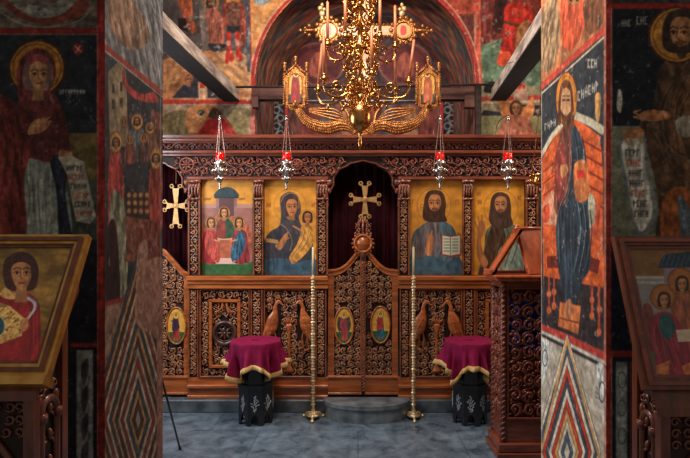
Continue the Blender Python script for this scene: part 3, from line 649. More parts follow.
c.sm([(636, 118), (648, 110), (668, 112), (670, 118), (652, 121)], (170, 112, 72)); c.sm([(625, 134), (634, 128), (644, 130), (642, 138), (630, 141)], (168, 108, 70))
c.sm([(620, 140), (644, 136), (647, 160), (654, 192), (657, 216), (646, 236), (636, 234), (630, 214), (624, 180), (620, 158)], (120, 124, 124), tex=(.12, 3, 3, 0)); c.sm([(622, 142), (642, 139), (645, 164), (651, 194), (652, 214), (644, 230), (638, 228), (632, 208), (626, 176)], (200, 194, 176)); c.ell(632, 134, 10, 5, (176, 122, 80)); c.line([(624, 136), (628, 144)], 2.2, (176, 122, 80)); c.line([(630, 138), (633, 146)], 2.2, (176, 122, 80)); c.line([(638, 136), (642, 143)], 2.2, (176, 122, 80)); c.line([(640, 116), (634, 112), (640, 110)], 1.6, (176, 122, 80)); c.line([(642, 118), (634, 117)], 1.8, (176, 122, 80))
for k in range(7): c.script(626+k*1.5, 150+k*10.2, 4, 5.6, (160, 56, 46) if k % 3 == 1 else (46, 38, 34), .9, 3.7)
c.script(622, 20, 3, 6, (190, 180, 160), .8, 3.4); c.script(637, 17, 3, 7, (190, 180, 160), .8, 4); c.sm([(618, 90), (622, 94), (621, 112), (617, 108)], (200, 190, 170))
c.rect(611, 242, 760, 352, (32, 36, 50), tex=(.3, 8, 8, 0)); c.rect(611, 351, 760, 357, (164, 56, 50)); c.rect(613, 358, 700, 480, (44, 50, 58)); c.rect(616, 362, 627, 480, (176, 180, 172), tex=(.2, 4, 8, 0)); c.rect(630, 362, 700, 480, (130, 60, 50), tex=(.2, 4, 8, 0))
for k in range(3): c.ring(622, 380+k*28, 4, 8, 1, (90, 96, 92))
c.mottle(.28, 4, 36); c.stains((160, 150, 134), .76, 5, 32, .4)
mb = MB(); mb.box(PRX+.004, 2.75, PYF+.004, PRB, 0, TOP); mb.cur = 1; c.put(mb, 1.15)
# right pier, side towards the nave: enthroned figure
c = Canvas((PRX, PYF, .2), (0, 1, 0), (0, 0, 1), PRB-PYF, 3.4, .0055, (90, 70, 60)); c.s = 2.8/F*1.5
c.poly([(538, -90), (608, -90), (608, 28), (538, 86)], (176, 112, 74), tex=(.35, 6, 12, .4)); c.sm([(541, 20), (552, -10), (560, 20), (556, 60), (542, 70)], (150, 120, 90), tex=(.5, 3, 9, .3))
c.sm([(562, -10), (580, -20), (586, 20), (572, 50), (562, 40)], (196, 84, 54), tex=(.4, 3, 10, .2)); c.sm([(584, 0), (604, -10), (604, 20), (588, 34)], (120, 74, 50), tex=(.4, 3, 9, 0)); c.halo(574, -4, 7, 9, (214, 160, 90)); c.face(574, -3, 5)
c.poly([(541, 92), (604, 34), (604, 350), (541, 328)], (52, 56, 62), tex=(.25, 4, 6, 0)); c.line([(539, 89), (572, 58), (606, 29)], 4.5, (198, 70, 54)); c.line([(541, 94), (604, 37)], 1.2, (224, 200, 170))
c.poly([(542, 156), (560, 124), (576, 118), (600, 136), (603, 170), (603, 300), (544, 300), (542, 200)], (214, 96, 50), tex=(.22, 10, 4, 0))       # high-backed throne
c.line([(541, 156), (552, 136), (566, 120)], 5, (196, 186, 160)); c.line([(574, 115), (590, 122), (602, 130)], 5, (196, 186, 160)); c.line([(541, 160), (552, 141)], 1, (60, 50, 44)); 
for k in range(5): c.line([(582, 140+k*14), (603, 152+k*14)], 1.2, (130, 46, 32)); c.line([(543, 172+k*12), (556, 162+k*12)], 1, (130, 46, 32))
for (x, y) in ((597, 98),): c.sm([(x-2, y), (x+1, y-6), (x+4, y), (x+2, y+22), (x-1, y+22)], (190, 140, 80))
c.poly([(542, 206), (552, 190), (560, 196), (560, 226), (544, 224)], (216, 150, 118), tex=(.2, 4, 4, 0)); c.sm([(543, 208), (549, 204), (549, 220), (544, 222)], (214, 80, 50)); c.sm([(586, 196), (600, 206), (598, 230), (588, 236)], (196, 84, 56)); c.sm([(584, 198), (594, 196), (594, 224), (585, 226)], (190, 182, 150), tex=(.3, 3, 3, 0))
c.poly([(544, 236), (604, 250), (604, 286), (544, 276)], (206, 92, 44), tex=(.2, 6, 6, 0)); c.rect(547, 256, 560, 268, (110, 40, 30)); c.poly([(588, 256), (600, 260), (598, 274), (588, 270)], (110, 40, 30)); c.poly([(544, 276), (604, 288), (604, 350), (544, 330)], (54, 44, 46), tex=(.3, 4, 4, 0))
for x, y0, y1 in ((549, 278, 310), (554, 278, 306), (592, 284, 316), (599, 286, 332)): c.line([(x, y0), (x, y1)], 3, (176, 72, 44)); c.ell(x, y1, 2.4, 4, (200, 100, 60)); c.ell(x, (y0+y1)/2, 2.4, 3.4, (200, 100, 60))
c.sm([(561, 130), (572, 124), (579, 134), (584, 160), (588, 200), (582, 214), (556, 214), (556, 170)], (120, 70, 58), tex=(.45, 3, 10, 0)); c.sm([(571, 126), (578, 130), (584, 150), (588, 176), (588, 200), (590, 240), (590, 268), (582, 282), (574, 306), (566, 306), (560, 280), (556, 240), (558, 214), (568, 196), (572, 160)], (50, 60, 70), tex=(.5, 3, 16, .05))
c.folds([(574, 134), (577, 160), (572, 190), (564, 214), (566, 270)], 1.3, (128, 146, 158), 3, 6, alpha=.6, dark=(30, 38, 46)); c.folds([(582, 200), (584, 236), (576, 290)], 1.3, (150, 172, 184), 3, 5, alpha=.6, dark=(30, 38, 46))
c.sm([(556, 150), (564, 144), (566, 176), (562, 200), (555, 190)], (150, 66, 58), tex=(.3, 3, 8, 0)); c.sm([(574, 166), (586, 162), (589, 196), (576, 200)], (206, 120, 70)); c.rect(577, 170, 585, 178, (214, 60, 46)); c.sm([(560, 168), (566, 164), (568, 172), (562, 178)], (196, 132, 88))
c.halo(566.5, 99, 10.5, 27, (206, 130, 52), (110, 50, 28)); c.face(565.5, 100, 6.6, skin=(200, 150, 104), hair=(96, 56, 36), beard=True)
c.sm([(560, 88), (566, 80), (572, 88), (574, 124), (570, 124), (571, 96), (566, 88), (561, 96), (561, 122), (558, 122)], (104, 60, 38))
c.sm([(562, 92), (566, 88), (570, 92), (571, 108), (568, 120), (564, 120), (561, 108)], (204, 152, 108), tex=None); c.sm([(561, 112), (566, 116), (571, 112), (569, 128), (564, 128)], (90, 54, 36))
for e in (-2.2, 2.2): c.line([(566+e-1.2, 100), (566+e+1.2, 100)], 1.2, (40, 24, 18)); c.line([(566+e-1.4, 96), (566+e+1.4, 96)], .8, (60, 36, 26))
c.line([(566, 100), (566.5, 108)], .9, (140, 90, 60))
c.script(578, 92, 6, 8, (206, 196, 176), 1.0, 3.6, slope=-2); c.script(545, 124, 4, 6, (200, 190, 170), 1.0, 3, slope=-1.5); c.script(588, 60, 3, 7, (206, 196, 176), 1.0, 3.4)
c.poly([(560, 302), (581, 306), (578, 334), (558, 326)], (206, 116, 66), tex=(.2, 4, 4, 0)); c.line([(560, 318), (579, 323)], 1, (110, 50, 30)); c.sm([(566, 302), (571, 300), (572, 316), (566, 318)], (200, 132, 92))
c.line([(540, 326), (572, 340), (607, 358)], 5, (186, 66, 54)); c.line([(540, 331), (572, 346), (607, 364)], 2.4, (206, 200, 186)); c.line([(540, 334), (607, 368)], 1.4, (46, 50, 58))
c.poly([(540, 336), (607, 370), (607, 560), (540, 560)], (190, 178, 160), tex=(.2, 6, 8, 0))
rope_diamonds(c, 567, 452, 0, [(196, 66, 46), (214, 200, 176), (84, 96, 110), (214, 200, 176), (206, 156, 98), (196, 66, 46), (224, 210, 190), (70, 74, 84)], 3.1, 10.8, 11, None)
for k, col in enumerate([(206, 156, 98), (224, 210, 190), (196, 66, 46), (84, 96, 110), (206, 156, 98), (214, 200, 176), (196, 66, 46)]):
    c.line([(541-k*1.0, 452-k*10), (567, 340-k*4+3*k), (603+k*2, 470-k*11)], 3.2, col, 0 if k > 6 else 1) if k < 1 else None
for k in range(6): c.line([(600-k*1, 372+k*5), (604, 400)], .8, (60, 60, 60), .6)
c.sm([(596, 366), (605, 370), (605, 424), (600, 404)], (206, 206, 198), tex=(.4, 2, 4, 0)); c.ring(602, 392, 3, 10, 1.2, (70, 80, 90)); c.sm([(541, 342), (551, 346), (545, 378), (541, 384)], (206, 206, 198), tex=(.4, 2, 4, 0)); c.ring(545, 358, 2.6, 8, 1.2, (70, 80, 90))
c.line([(605, -90), (605, 560)], 3, (196, 110, 90), .7); c.line([(541.5, 92), (541.5, 560)], 2.0, (206, 196, 180), .7)
c.mottle(.22, 3, 46); c.stains((214, 200, 180), .75, 4, 42, .45)
c.put(mb, 1.2)
tag(mb.build('wall_pier_right', [M['plaster'], M['fresco']]), kind='structure')

M['step_stone'] = noisy('pale_step_stone', (74, 84, 90), (128, 138, 144), 7, 0.3, bump=0.2, detail=10)
# stone ledge and rounded step -------------------------------------------------
tag(MB().box(-2.75, 2.75, 4.965, 5.6, 0, .12, .008).build('trim_1', M['stone']), kind='structure')
x0 = (325-CX)/F*4.9; x1 = (405-CX)/F*4.8; xc = (x0+x1)/2+.02
def arcpts(grow=0):
    return [(x0-grow, 4.925)]+[(xc-(.405+grow)*math.cos(t), 4.89-(.255+grow)*math.sin(t)) for t in np.linspace(.0, PI, 17)]+[(x1+grow, 4.925)]
mb = MB(); mb.prism(arcpts(-.012), 0, .125, 'z'); mb.prism(arcpts(0), .125, .16, 'z')
tag(mb.build('trim_2', M['step_stone']), kind='structure')

# ------------------------------------------------------------------ iconostasis
D = 5.05
def X(px, d=D): return (px-CX)/F*d
def Z(py, d=D): return EYE-(py-CY)/F*d
XC = X(363); ZB = .12
scr = empty('iconostasis', (XC, 5.1, ZB), 'carved walnut icon screen with doors, columns and pierced frieze across the sanctuary', 'icon screen')
L0, L1 = X(80), X(646)
def mir(px): return 726-px
# mouldings and frieze boards (full width)
def long_box(name, y0, y1, py_top, py_bot, mat, x0=L0, x1=L1, b=.006):
    return MB().box(x0, x1, y0, y1, Z(py_bot, y0), Z(py_top, y0), b).build(name, mat, scr)
mb = MB(); 
for (yf, a, b_) in ((4.93, 134.5, 138), (4.96, 137.5, 141), (5.0, 140.5, 143)): mb.box(L0, L1, yf, 5.2, Z(b_, yf), Z(a, yf), .005)
mb.build('cornice', M['wood_red'], scr)
long_box('frieze_board', 5.04, 5.2, 142, 151, M['wood_dark'], b=0)
mb = MB(); vine_h(mb, L0+.01, L1-.01, Z(150.2), Z(142.8), 5.025, .0062, .075); mb.build('frieze_carving', M['wood_red'], scr, smooth=True)
mb = MB(); mb.box(L0, L1, 4.99, 5.2, Z(153.5, 4.99), Z(150, 4.99), .008); mb.box(L0, L1, 5.02, 5.2, Z(156, 5.02), Z(153, 5.02), .004); mb.build('moulding', M['wood_red'], scr)
# arched lower frieze: outline dips to the bracket at each opening
half = [(328, 206), (327.3, 198), (327, 193), (331, 189.5), (333.5, 185), (333.5, 178), (337, 172), (341, 168.5), (347, 166), (350, 163.5), (355, 162.6), (363, 160.5)]
def opening(cx): return [(cx-363+x, y) for x, y in half]+[(cx+363-x, y) for x, y in half[-2::-1]]
OPN = [153, 363, 573]
def frieze_outline(ytop):
    out = []
    for cx in OPN:
        o = opening(cx); out += [(o[0][0]-9, 178.5), (o[0][0]-9, 206)]+o+[(o[-1][0]+9, 206), (o[-1][0]+9, 178.5)]
    pts = [(X(80), Z(178.5))]+[(X(a), Z(b)) for a, b in out]+[(X(646), Z(178.5)), (X(646), Z(ytop)), (X(80), Z(ytop))]
    return pts
mb = MB(); mb.prism(frieze_outline(155), 5.055, 5.2); mb.build('frieze_board', M['wood_dark'], scr)
mb = MB()
for a, b_ in ((80, 118-8), (188, 328), (398, 538), (608, 646)):
    mb.box(X(a), X(b_), 5.015, 5.06, Z(180), Z(177), .004)
for cx in OPN:
    o = opening(cx); mb.tube([(X(a), 5.045, Z(b)) for a, b in o], .009, 6)
mb.build('moulding', M['wood_red'], scr)
def in_open(x, z, pad=.03):
    px = x*F/D+CX; py = CY-(z-EYE)*F/D
    for cx in OPN:
        dx = abs(px-cx)
        if dx > 36: continue
        ya = np.interp(dx, [0, 8, 16, 22, 26, 29.5, 30, 36], [160.5, 162.6, 166, 168.5, 173, 178, 190, 206]) if dx < 36 else 400
        if py > ya-5: return True
    return False
mb = MB()
field(mb, X(82), X(644), Z(177), Z(156), 5.04, .088, mask=lambda a, b: not in_open(a, b), r=.0062, sym=False)
for cx in OPN:
    for s in (-1, 1):   # leafy bracket carved at the spring of each arch
        for (dx, y, rx, rz, an) in ((33.5, 183, .022, .034, .4*s), (33.5, 191, .018, .03, -.3*s), (38, 197, .016, .03, 0), (38, 187, .014, .03, .2*s), (29, 173, .02, .02, 0), (24, 169, .02, .016, .5), (40, 203, .02, .014, 0)):
            mb.ell((X(cx+s*dx), 5.03, Z(y)), (rx, .016, rz), 7, 5, an)
for rx in (187.5, 538.5, 300-3, 426+3):   # carved rosettes with spokes
    cx, cz = X(rx), Z(165); r_ = .066 if rx in (187.5, 538.5) else .05
    mb.tube([(cx+r_*math.cos(t), 5.03, cz+r_*math.sin(t)) for t in np.arange(20)*2*PI/20], .009, 6, closed=True)
    for k in range(8):
        t = k*PI/4; mb.ell((cx+r_*.5*math.cos(t), 5.025, cz+r_*.5*math.sin(t)), (r_*.42, .008, r_*.15), 6, 4, t)
    mb.ell((cx, 5.02, cz), (.015, .012, .015), 8, 5)
mb.build('frieze_carving', M['wood_red'], scr, smooth=True)

# columns between the icons
def column(px0, px1, ytop, ybot, name='column', mat='wood', cap=True, yf=5.03):
    a, b = X(px0), X(px1)
    o = MB().box(a, b, yf+.02, 5.16, Z(ybot), Z(ytop)).build(name, M['wood_dark'], scr)
    mb = MB(); e = (b-a)*.12; mb.box(a, a+e, yf, yf+.03, Z(ybot), Z(ytop), .003); mb.box(b-e, b, yf, yf+.03, Z(ybot), Z(ytop), .003); mb.build('edge_moulding', M[mat], o)
    mb = MB(); zt = Z(ytop+(20 if cap else 2)); vine_v(mb, a+e, b-e, Z(ybot-2), zt, yf+.012, .0075); mb.build('vine_carving', M['wood_carved'], o, smooth=True)
    if cap:
        mb = MB(); mb.box(a-.008, b+.008, yf-.015, yf+.03, Z(ytop+3), Z(ytop), .004); mb.box(a-.004, b+.004, yf-.008, yf+.03, Z(ytop+20), Z(ytop+18), .003)
        w_ = (b-a)/4
        for k in range(4): mb.ell((a+(k+.5)*w_, yf, Z(ytop+10.5)), (w_*.42, .016, .062), 6, 5)
        for k in range(3): mb.ell((a+(k+1)*w_, yf-.006, Z(ytop+6)), (w_*.4, .012, .024), 6, 4)
        mb.build('capital', M[mat], o, smooth=True)
cols = [(188.5, 200.5), (253.5, 263.5), (316.5, 328)]
cols += [(mir(b), mir(a)) for a, b in cols]+[(106, 118), (608, 620)]
for a, b in cols: column(a, b, 180, 275)
for a, b in ((80, 106), (620, 646)):
    MB().box(X(a), X(b), 5.08, 5.16, ZB, Z(178)).build('end_panel', M['wood_red'], scr)
# rail and sill mouldings, base boards per bay
bays = [(188.5, 328), (398, 537.5)]
for a, b in bays:
    mb = MB(); mb.box(X(a), X(b), 4.985, 5.16, Z(281, 4.985), Z(276, 4.985), .008); mb.box(X(a), X(b), 5.0, 5.16, Z(284, 5.0), Z(281, 5.0)); mb.box(X(a), X(b), 5.01, 5.16, Z(289, 5.01), Z(284, 5.01), .006)
    mb.build('icon_shelf', M['wood_orange'], scr)
    mb = MB(); mb.box(X(a), X(b), 5.03, 5.16, ZB, Z(387), .004); mb.box(X(a), X(b), 5.0, 5.16, Z(388.5, 5.0), Z(385.5, 5.0), .004); mb.box(X(a), X(b), 5.045, 5.16, Z(386), Z(377), .002); mb.box(X(a), X(b), 5.01, 5.16, ZB, ZB+.03, .004)
    mb.build('base_board', M['wood_orange'], scr)
# lower carved panels --------------------------------------------------------
def bird(mb, px, py, s=1):
    # peacock relief: head, arched neck, full body, tail feathers, legs
    def q(dx, dy, y=5.03): return (X(px+s*dx), y, Z(py+dy))
    mb.tube(catmull([q(8, -17), q(4.5, -19.5), q(1.5, -15), q(1, -9), q(-1, -2), q(-3, 6), q(-7, 14), q(-10, 20), q(-12, 25)], 5), [.008, .019, .016, .026, .056, .062, .044, .028, .012], 10, flat=(1, .45, 1))
    mb.tube([q(8, -17), q(11, -15.5)], [.008, .002], 6)
    for k in range(3): mb.tube([q(4, -21), q(3+k*1.4, -25)], .003, 4); mb.ell(q(3+k*1.4, -25.5), (.006, .006, .006), 6, 4)
    for k in range(5): mb.tube(catmull([q(1-k*.8, -4+k*3.5, 5.006), q(-4-k, 4+k*3.5, 5.004), q(-9-k*.6, 12+k*3, 5.012)], 4), [.005, .006, .002], 5)
    mb.tube(catmull([q(0, 9), q(2, 17), q(1, 25), q(6, 27)], 3), .0065, 6); mb.tube(catmull([q(-4, 12), q(-3, 20), q(-5, 27), q(0, 29)], 3), .0065, 6)
def carved_panel(px0, px1, kind, my=False):
    a, b = X(px0), X(px1); za, zb = Z(377), Z(289)
    o = MB().box(a, b, 5.075, 5.16, za, zb).build('lower_panel', M['wood_dark'], scr)
    mb = MB(); t = .012
    for (q0, q1, r0, r1) in ((a, a+t, za, zb), (b-t, b, za, zb), (a+t, b-t, za, za+t), (a+t, b-t, zb-t, zb)): mb.box(q0, q1, 5.03, 5.08, r0, r1, .003)
    mb.build('panel_frame', M['wood'], o)
    cx = (a+b)/2; mb = MB()
    if kind == 'birds':
        pxc = (px0+px1)/2
        def mask(x, z):
            px = x*F/D+CX; py = CY-(z-EYE)*F/D
            for s in (-1, 1):
                bx = pxc+s*15
                if ((px-bx)/7.5)**2+((py-321)/17)**2 < 1: return False
            return abs(px-pxc) > 3.5 or py < 300
        field(mb, a+t, b-t, za+t, zb-t, 5.055, .072, mask, .0068)
        mb.build('scroll_carving', M['wood_carved'], o, smooth=True)
        for s in (-1, 1):
            mb = MB(); bird(mb, pxc+s*15, 321, -s); mb.build('peacock_relief', M['wood_orange'], o, smooth=True, label='smooth carved peacock standing out from the scrollwork')
        mb = MB(); mb.lathe([(.05, 0), (.04, .02), (.016, .06), (.013, .1), (.013, .38), (.02, .40), (.034, .44), (.03, .47)], (cx, 5.05, Z(372)), 10, (1, .5))
        for k in range(5): mb.ell((cx+(k-2)*.017, 5.04, Z(372)+.50-.005*abs(k-2)), (.009, .01, .03), 6, 4, -(k-2)*.35)
        mb.build('fountain_relief', M['wood_orange'], o, smooth=True)
    else:
        i0, i1 = a+.105*1, b-.105; j1 = zb-.115; j0 = za+.105
        if my: pass
        dz = Z(333); rr = .115
        for q in ((a+t, b-t, j1+.01, zb-t), (a+t, b-t, za+t, j0-.01), (a+t, i0-.01, j0, j1), (i1+.01, b-t, j0, j1)):
            mb = MB(); field(mb, *q, 5.055, .072, None, .0068); mb.build('scroll_carving', M['wood_carved'], o, smooth=True)
        mb = MB(); field(mb, i0+.014, i1-.014, j0+.014, j1-.014, 5.06, .072, lambda x, z: math.hypot(x-cx, z-dz) > rr, .0068)
        mb.build('scroll_carving', M['wood_carved'], o, smooth=True)
        mb = MB()
        for (q0, q1, r0, r1) in ((i0-.014, i0+.014, j0, j1), (i1-.014, i1+.014, j0, j1), (i0-.014, i1+.014, j1-.012, j1+.016), (i0-.014, i1+.014, j0-.014, j0+.012)): mb.box(q0, q1, 5.03, 5.08, r0, r1, .003)
        for k in (-1, 1): mb.tube(catmull([(cx+k*.02, 5.035, j1-.02), (cx+k*.03, 5.03, j1-.07), (cx+k*.08, 5.03, j1-.11)], 4), .009, 6)
        mb.build('inner_frame', M['wood_orange'], o)
        mb = MB(); mb.tube([(cx+.105*math.cos(t_), 5.04, dz+.105*math.sin(t_)) for t_ in np.arange(26)*2*PI/26], .02, 8, closed=True)
        mb.tube([(cx+.078*math.cos(t_), 5.04, dz+.078*math.sin(t_)) for t_ in np.arange(26)*2*PI/26], .006, 6, closed=True)
        for k in range(8):
            u = k*PI/4; mb.ell((cx+.04*math.cos(u), 5.04, dz+.04*math.sin(u)), (.036, .009, .012 if k % 2 else .009), 6, 4, u)
        mb.ell((cx, 5.03, dz), (.014, .012, .014), 8, 5)
        mb.disc((cx, dz), .1, .1, 5.055, 5.075, 24)
        mb.build('cross_rosette', M['wood_rosette'], o, smooth=True, label='dark round rosette holding a cross')
M['wood_rosette'] = noisy('rosette_walnut', (66, 38, 32), (96, 60, 50), 8, 0.35, coat=.4)
carved_panel(200, 250, 'frame'); carved_panel(264, 314.5, 'birds'); carved_panel(mir(314.5), mir(264), 'birds'); carved_panel(mir(250), mir(200), 'frame')
for a, b in ((189, 199), (251, 263), (315.5, 326.5), (399.5, 410.5), (463, 475), (527, 537)): column(a, b, 289, 377, 'lower_pilaster', 'wood', False, 5.025)

# door leaves ----------------------------------------------------------------
def figure_oval(c, cx, cy, robe, mantle, wings):
    c.ell(cx, cy, 9, 18, (214, 160, 66), tex=(.12, 3, 3, 0)); c.poly([(cx-10, cy+6), (cx+10, cy+6), (cx+10, cy+20), (cx-10, cy+20)], (40, 96, 50), tex=(.2, 3, 3, 0))
    if wings:
        for s in (-1, 1): c.sm([(cx+s*2, cy-6), (cx+s*5.5, cy-9), (cx+s*6.8, cy), (cx+s*4, cy+6)], (70, 60, 50), tex=(.4, 1.5, 3, 0))
    c.sm([(cx-2.2, cy-8), (cx+2.2, cy-8), (cx+2.8, cy), (cx+3.8, cy+13), (cx-3.2, cy+13), (cx-2.6, cy)], robe, tex=(.4, 1.5, 5, 0)); c.sm([(cx-2.8, cy-8), (cx+1, cy-8), (cx+3.4, cy+2), (cx-3.5, cy+5)], mantle, tex=(.4, 1.5, 4, .3))
    c.line([(cx-1, cy-4), (cx+4.5 if wings else cx-4.5, cy-5)], 1.2, mantle); c.ell(cx, cy-10.5, 2.9, 3.3, (230, 184, 90)); c.ring(cx, cy-10.5, 2.9, 3.3, .5, (130, 80, 40)); c.ell(cx, cy-10.8, 1.5, 1.9, (84, 48, 30)); c.ell(cx, cy-10.2, 1.15, 1.5, (190, 124, 84))
    c.line([(cx-1.5, cy+12), (cx-1.5, cy+14.5)], 1.1, (170, 90, 60)); c.line([(cx+1.5, cy+12), (cx+1.5, cy+14.5)], 1.1, (170, 90, 60))
def door_leaf(po, pi, top, fig, label, name='royal_door_leaf', lab2=None, yd=5.085):
    # po outer edge px, pi inner edge px; top: list (px,py) of the upper outline from outer to inner
    s = 1 if pi > po else -1; xo, xi = X(po), X(pi); zb = Z(395)
    outline = [(xo, zb)]+[(X(a), Z(b)) for a, b in top]+[(xi, zb)]
    o = MB().prism(outline, yd, yd+.035).build(name, M['wood_dark'], scr, label=label)
    mb = MB(); st = .058*s if name == 'royal_door_leaf' else .05*s; ie = .012*s
    tp = [(X(a), Z(b)) for a, b in top]
    yf = yd-.022; ys = yf+.0015
    mb.prism([(xo, zb), tp[0], (xo+st, tp[0][1]-.01), (xo+st, zb)], ys, yd+.001); mb.prism([(xi, zb), tp[-1], (xi-ie, tp[-1][1]-.01), (xi-ie, zb)], ys, yd+.001)
    mb.box(min(xo, xi), max(xo, xi), yf, yd+.002, zb, Z(377), .003); mb.box(min(xo, xi), max(xo, xi), yf-.012, yd, Z(378.5), Z(376), .003); mb.box(min(xo, xi), max(xo, xi), yf-.008, yd, zb, zb+.02, .003)
    lower = [(a, b-.055) for a, b in tp]; mb.prism(tp+lower[::-1], yf, yd+.002); mb.tube([(a, yf, b-.008) for a, b in tp], .014, 6); mb.tube([(a, yf, b-.055) for a, b in tp], .006, 5)
    mb.build('door_frame', M['wood_orange'], o)
    ca, cb = sorted((xo+st, xi-ie)); fx, fz = X(fig[0]), Z(fig[1])
    tx = np.array([t[0] for t in tp]); tz = np.array([t[1] for t in tp]); so = np.argsort(tx)
    mask = lambda x, z: z < np.interp(x, tx[so], tz[so])-.085 and ((x-fx)/.115)**2+((z-fz)/.20)**2 > 1
    mb = MB(); field(mb, ca, cb, Z(376), max(tz)-.05, yd-.012, .070, mask, .0068)
    mb.build('scroll_carving', M['wood_carved'], o, smooth=True)
    c = Canvas((fx-.1, yd-.024, fz-.2), (1, 0, 0), (0, 0, 1), .2, .4, .003, (200, 150, 60)); figure_oval(c, *fig)
    mb = MB(); mb.disc((fx, fz), .092, .178, yd-.0215, yd-.002, 28); mb.cur = 1; c.put(mb, 1.15, keep=lambda q: ((q[:, 0]-fx)/.086)**2+((q[:, 2]-fz)/.172)**2 < 1)
    mb.build('oval_icon', [M['wood_dark'], M['icon']], o, label=lab2)
    mb = MB(); mb.tube([(fx+.092*math.cos(t), yd-.024, fz+.178*math.sin(t)) for t in np.arange(32)*2*PI/32], .009, 8, closed=True); mb.build('oval_frame', M['wood_orange'], o, smooth=True)
    return o
topL = [(328, 270), (336, 269.4), (341, 267.8), (346, 264.4), (350, 260.4), (354, 255.6), (358, 250.5), (361.5, 248)]
door_leaf(328, 361.5, topL, (344, 326, (176, 70, 70), (150, 60, 66), True), 'left leaf with a winged angel in its oval icon', lab2='oval icon of a winged angel in pink')
door_leaf(398, 364.5, [(mir(a), b) for a, b in topL], (380.5, 325, (40, 96, 110), (160, 52, 44), False), 'right leaf with a figure in red and teal in its oval icon', lab2='oval icon of a standing figure in red and teal')
topS = [(188, 273), (184, 271.5), (180, 268), (175, 262), (170, 256.5), (164, 250), (156, 247), (150, 247), (142, 250), (136, 256.5), (131, 262), (126, 268), (122, 271.5), (118, 273)]
door_leaf(188.5, 158, [t for t in topS if t[0] > 158]+[(158, 247.5)], (176, 326, (150, 50, 46), (60, 40, 60), False), 'side door with an oval icon of a figure in red', 'side_door', lab2='oval icon of a figure in red robes')
door_leaf(538, 568, [(726-a, b) for a, b in topS if a > 158]+[(568, 247.5)], (550, 326, (150, 50, 46), (60, 60, 90), False), 'side door on the right', 'side_door')
for cx, a, b in ((138, 118, 158), (588, 568, 608)):
    mb = MB(); mb.box(X(a), X(b), 5.085, 5.12, Z(395), Z(262)); mb.build('side_door', M['wood_dark'], scr)
# threshold boards under the doors, down to the ledge
# door post with twist, finial and cross
mb = MB(); zb = Z(395); xm = X(363)
mb.box(xm-.012, xm+.012, 5.05, 5.09, zb, Z(247), .003)
post = mb.build('door_post', M['wood_dark'], scr)
mb = MB()
for ph in (0, PI):
    t = np.linspace(0, 1, 150); mb.tube(np.stack([xm+.010*np.cos(ph+t*2*PI*22), 5.048+.010*np.sin(ph+t*2*PI*22), zb+.03+t*(Z(262)-zb-.03)], -1), .0085, 6)
mb.build('twisted_moulding', M['wood'], post, smooth=True)
mb = MB(); cz = Z(243.5); mb.disc((xm, cz), .082, .082, 5.035, 5.06, 28); mb.tube([(xm+.082*math.cos(t), 5.035, cz+.082*math.sin(t)) for t in np.arange(26)*2*PI/26], .012, 7, closed=True)
for k in range(16): t = k*PI/8; mb.ell((xm+.101*math.cos(t), 5.045, cz+.101*math.sin(t)), (.014, .012, .012), 6, 4)
mb.build('finial_disc', M['wood_orange'], post, smooth=True)
mb = MB()
for s in (-1, 1):
    for (dx, py, r_) in ((5.2, 230.5, .026), (5.6, 225, .024), (3.4, 221, .019)): volute(mb, xm+s*dx*D/F, Z(py), r_, 5.05, s, PI/2, .006)
    mb.ell((xm+s*.075, 5.05, Z(234)), (.012, .012, .02), 6, 4)
mb.tube([(xm, 5.05, Z(236)), (xm, 5.05, Z(217))], [.016, .008], 7); mb.ell((xm, 5.05, Z(254)), (.04, .014, .03), 8, 5); mb.tube([(xm-.075, 5.05, Z(234)), (xm+.075, 5.05, Z(234))], .007, 6); mb.tube([(xm, 5.05, Z(255)), (xm, 5.05, Z(234))], .008, 6)
mb.build('finial_crest', M['wood'], post, smooth=True)
def cross_mesh(mb, px, py, hw, hup, hdn, y):
    cx, cz = X(px), Z(py); k = D/F
    for (ux, uz, L) in ((1, 0, hw), (-1, 0, hw), (0, 1, hup), (0, -1, hdn)):
        n_ = (-uz, ux); a = [(3, 1.5), (L-2, 3.0)]
        pts = [(3*0+0, 1.3), (L-1.5, 3.4), (L-2.5, 0), (L-1.5, -3.4), (0, -1.3)]
        mb.prism([(cx+(p*ux+q*n_[0])*k, cz+(p*uz+q*n_[1])*k) for p, q in pts], y-.006, y+.006)
        for s in (-1, 1):
            bx, bz = cx+((L)*ux+s*4.2*n_[0])*k, cz+((L)*uz+s*4.2*n_[1])*k
            mb.tube([(bx+.017*math.cos(t), y, bz+.017*math.sin(t)) for t in np.arange(12)*2*PI/12], .0062, 6, closed=True)
            mb.tube([(cx+((L-3)*ux+s*2.6*n_[0])*k, y, cz+((L-3)*uz+s*2.6*n_[1])*k), (bx, y, bz)], .006, 5)
    mb.ell((cx, y-.006, cz), (.026, .01, .026), 12, 6); mb.tube([(cx+.026*math.cos(t), y-.008, cz+.026*math.sin(t)) for t in np.arange(16)*2*PI/16], .004, 6, closed=True)
M['cross_gold'] = noisy('cross_brass', (186, 136, 80), (214, 168, 110), 20, 0.45, 0.5)
mb = MB(); cross_mesh(mb, 365, 199.5, 14, 16, 17, 5.05); mb.box(X(364.2), X(365.8), 5.044, 5.056, Z(221), Z(216)); mb.build('door_cross', M['cross_gold'], post, label='brass cross with curled arm ends')
# threshold
for a, b in ((328, 398), (118, 188.5), (538, 608)):
    MB().box(X(a), X(b), 5.09, 5.16, ZB, Z(396.5), .003).build('threshold', M['wood_dark'], scr)

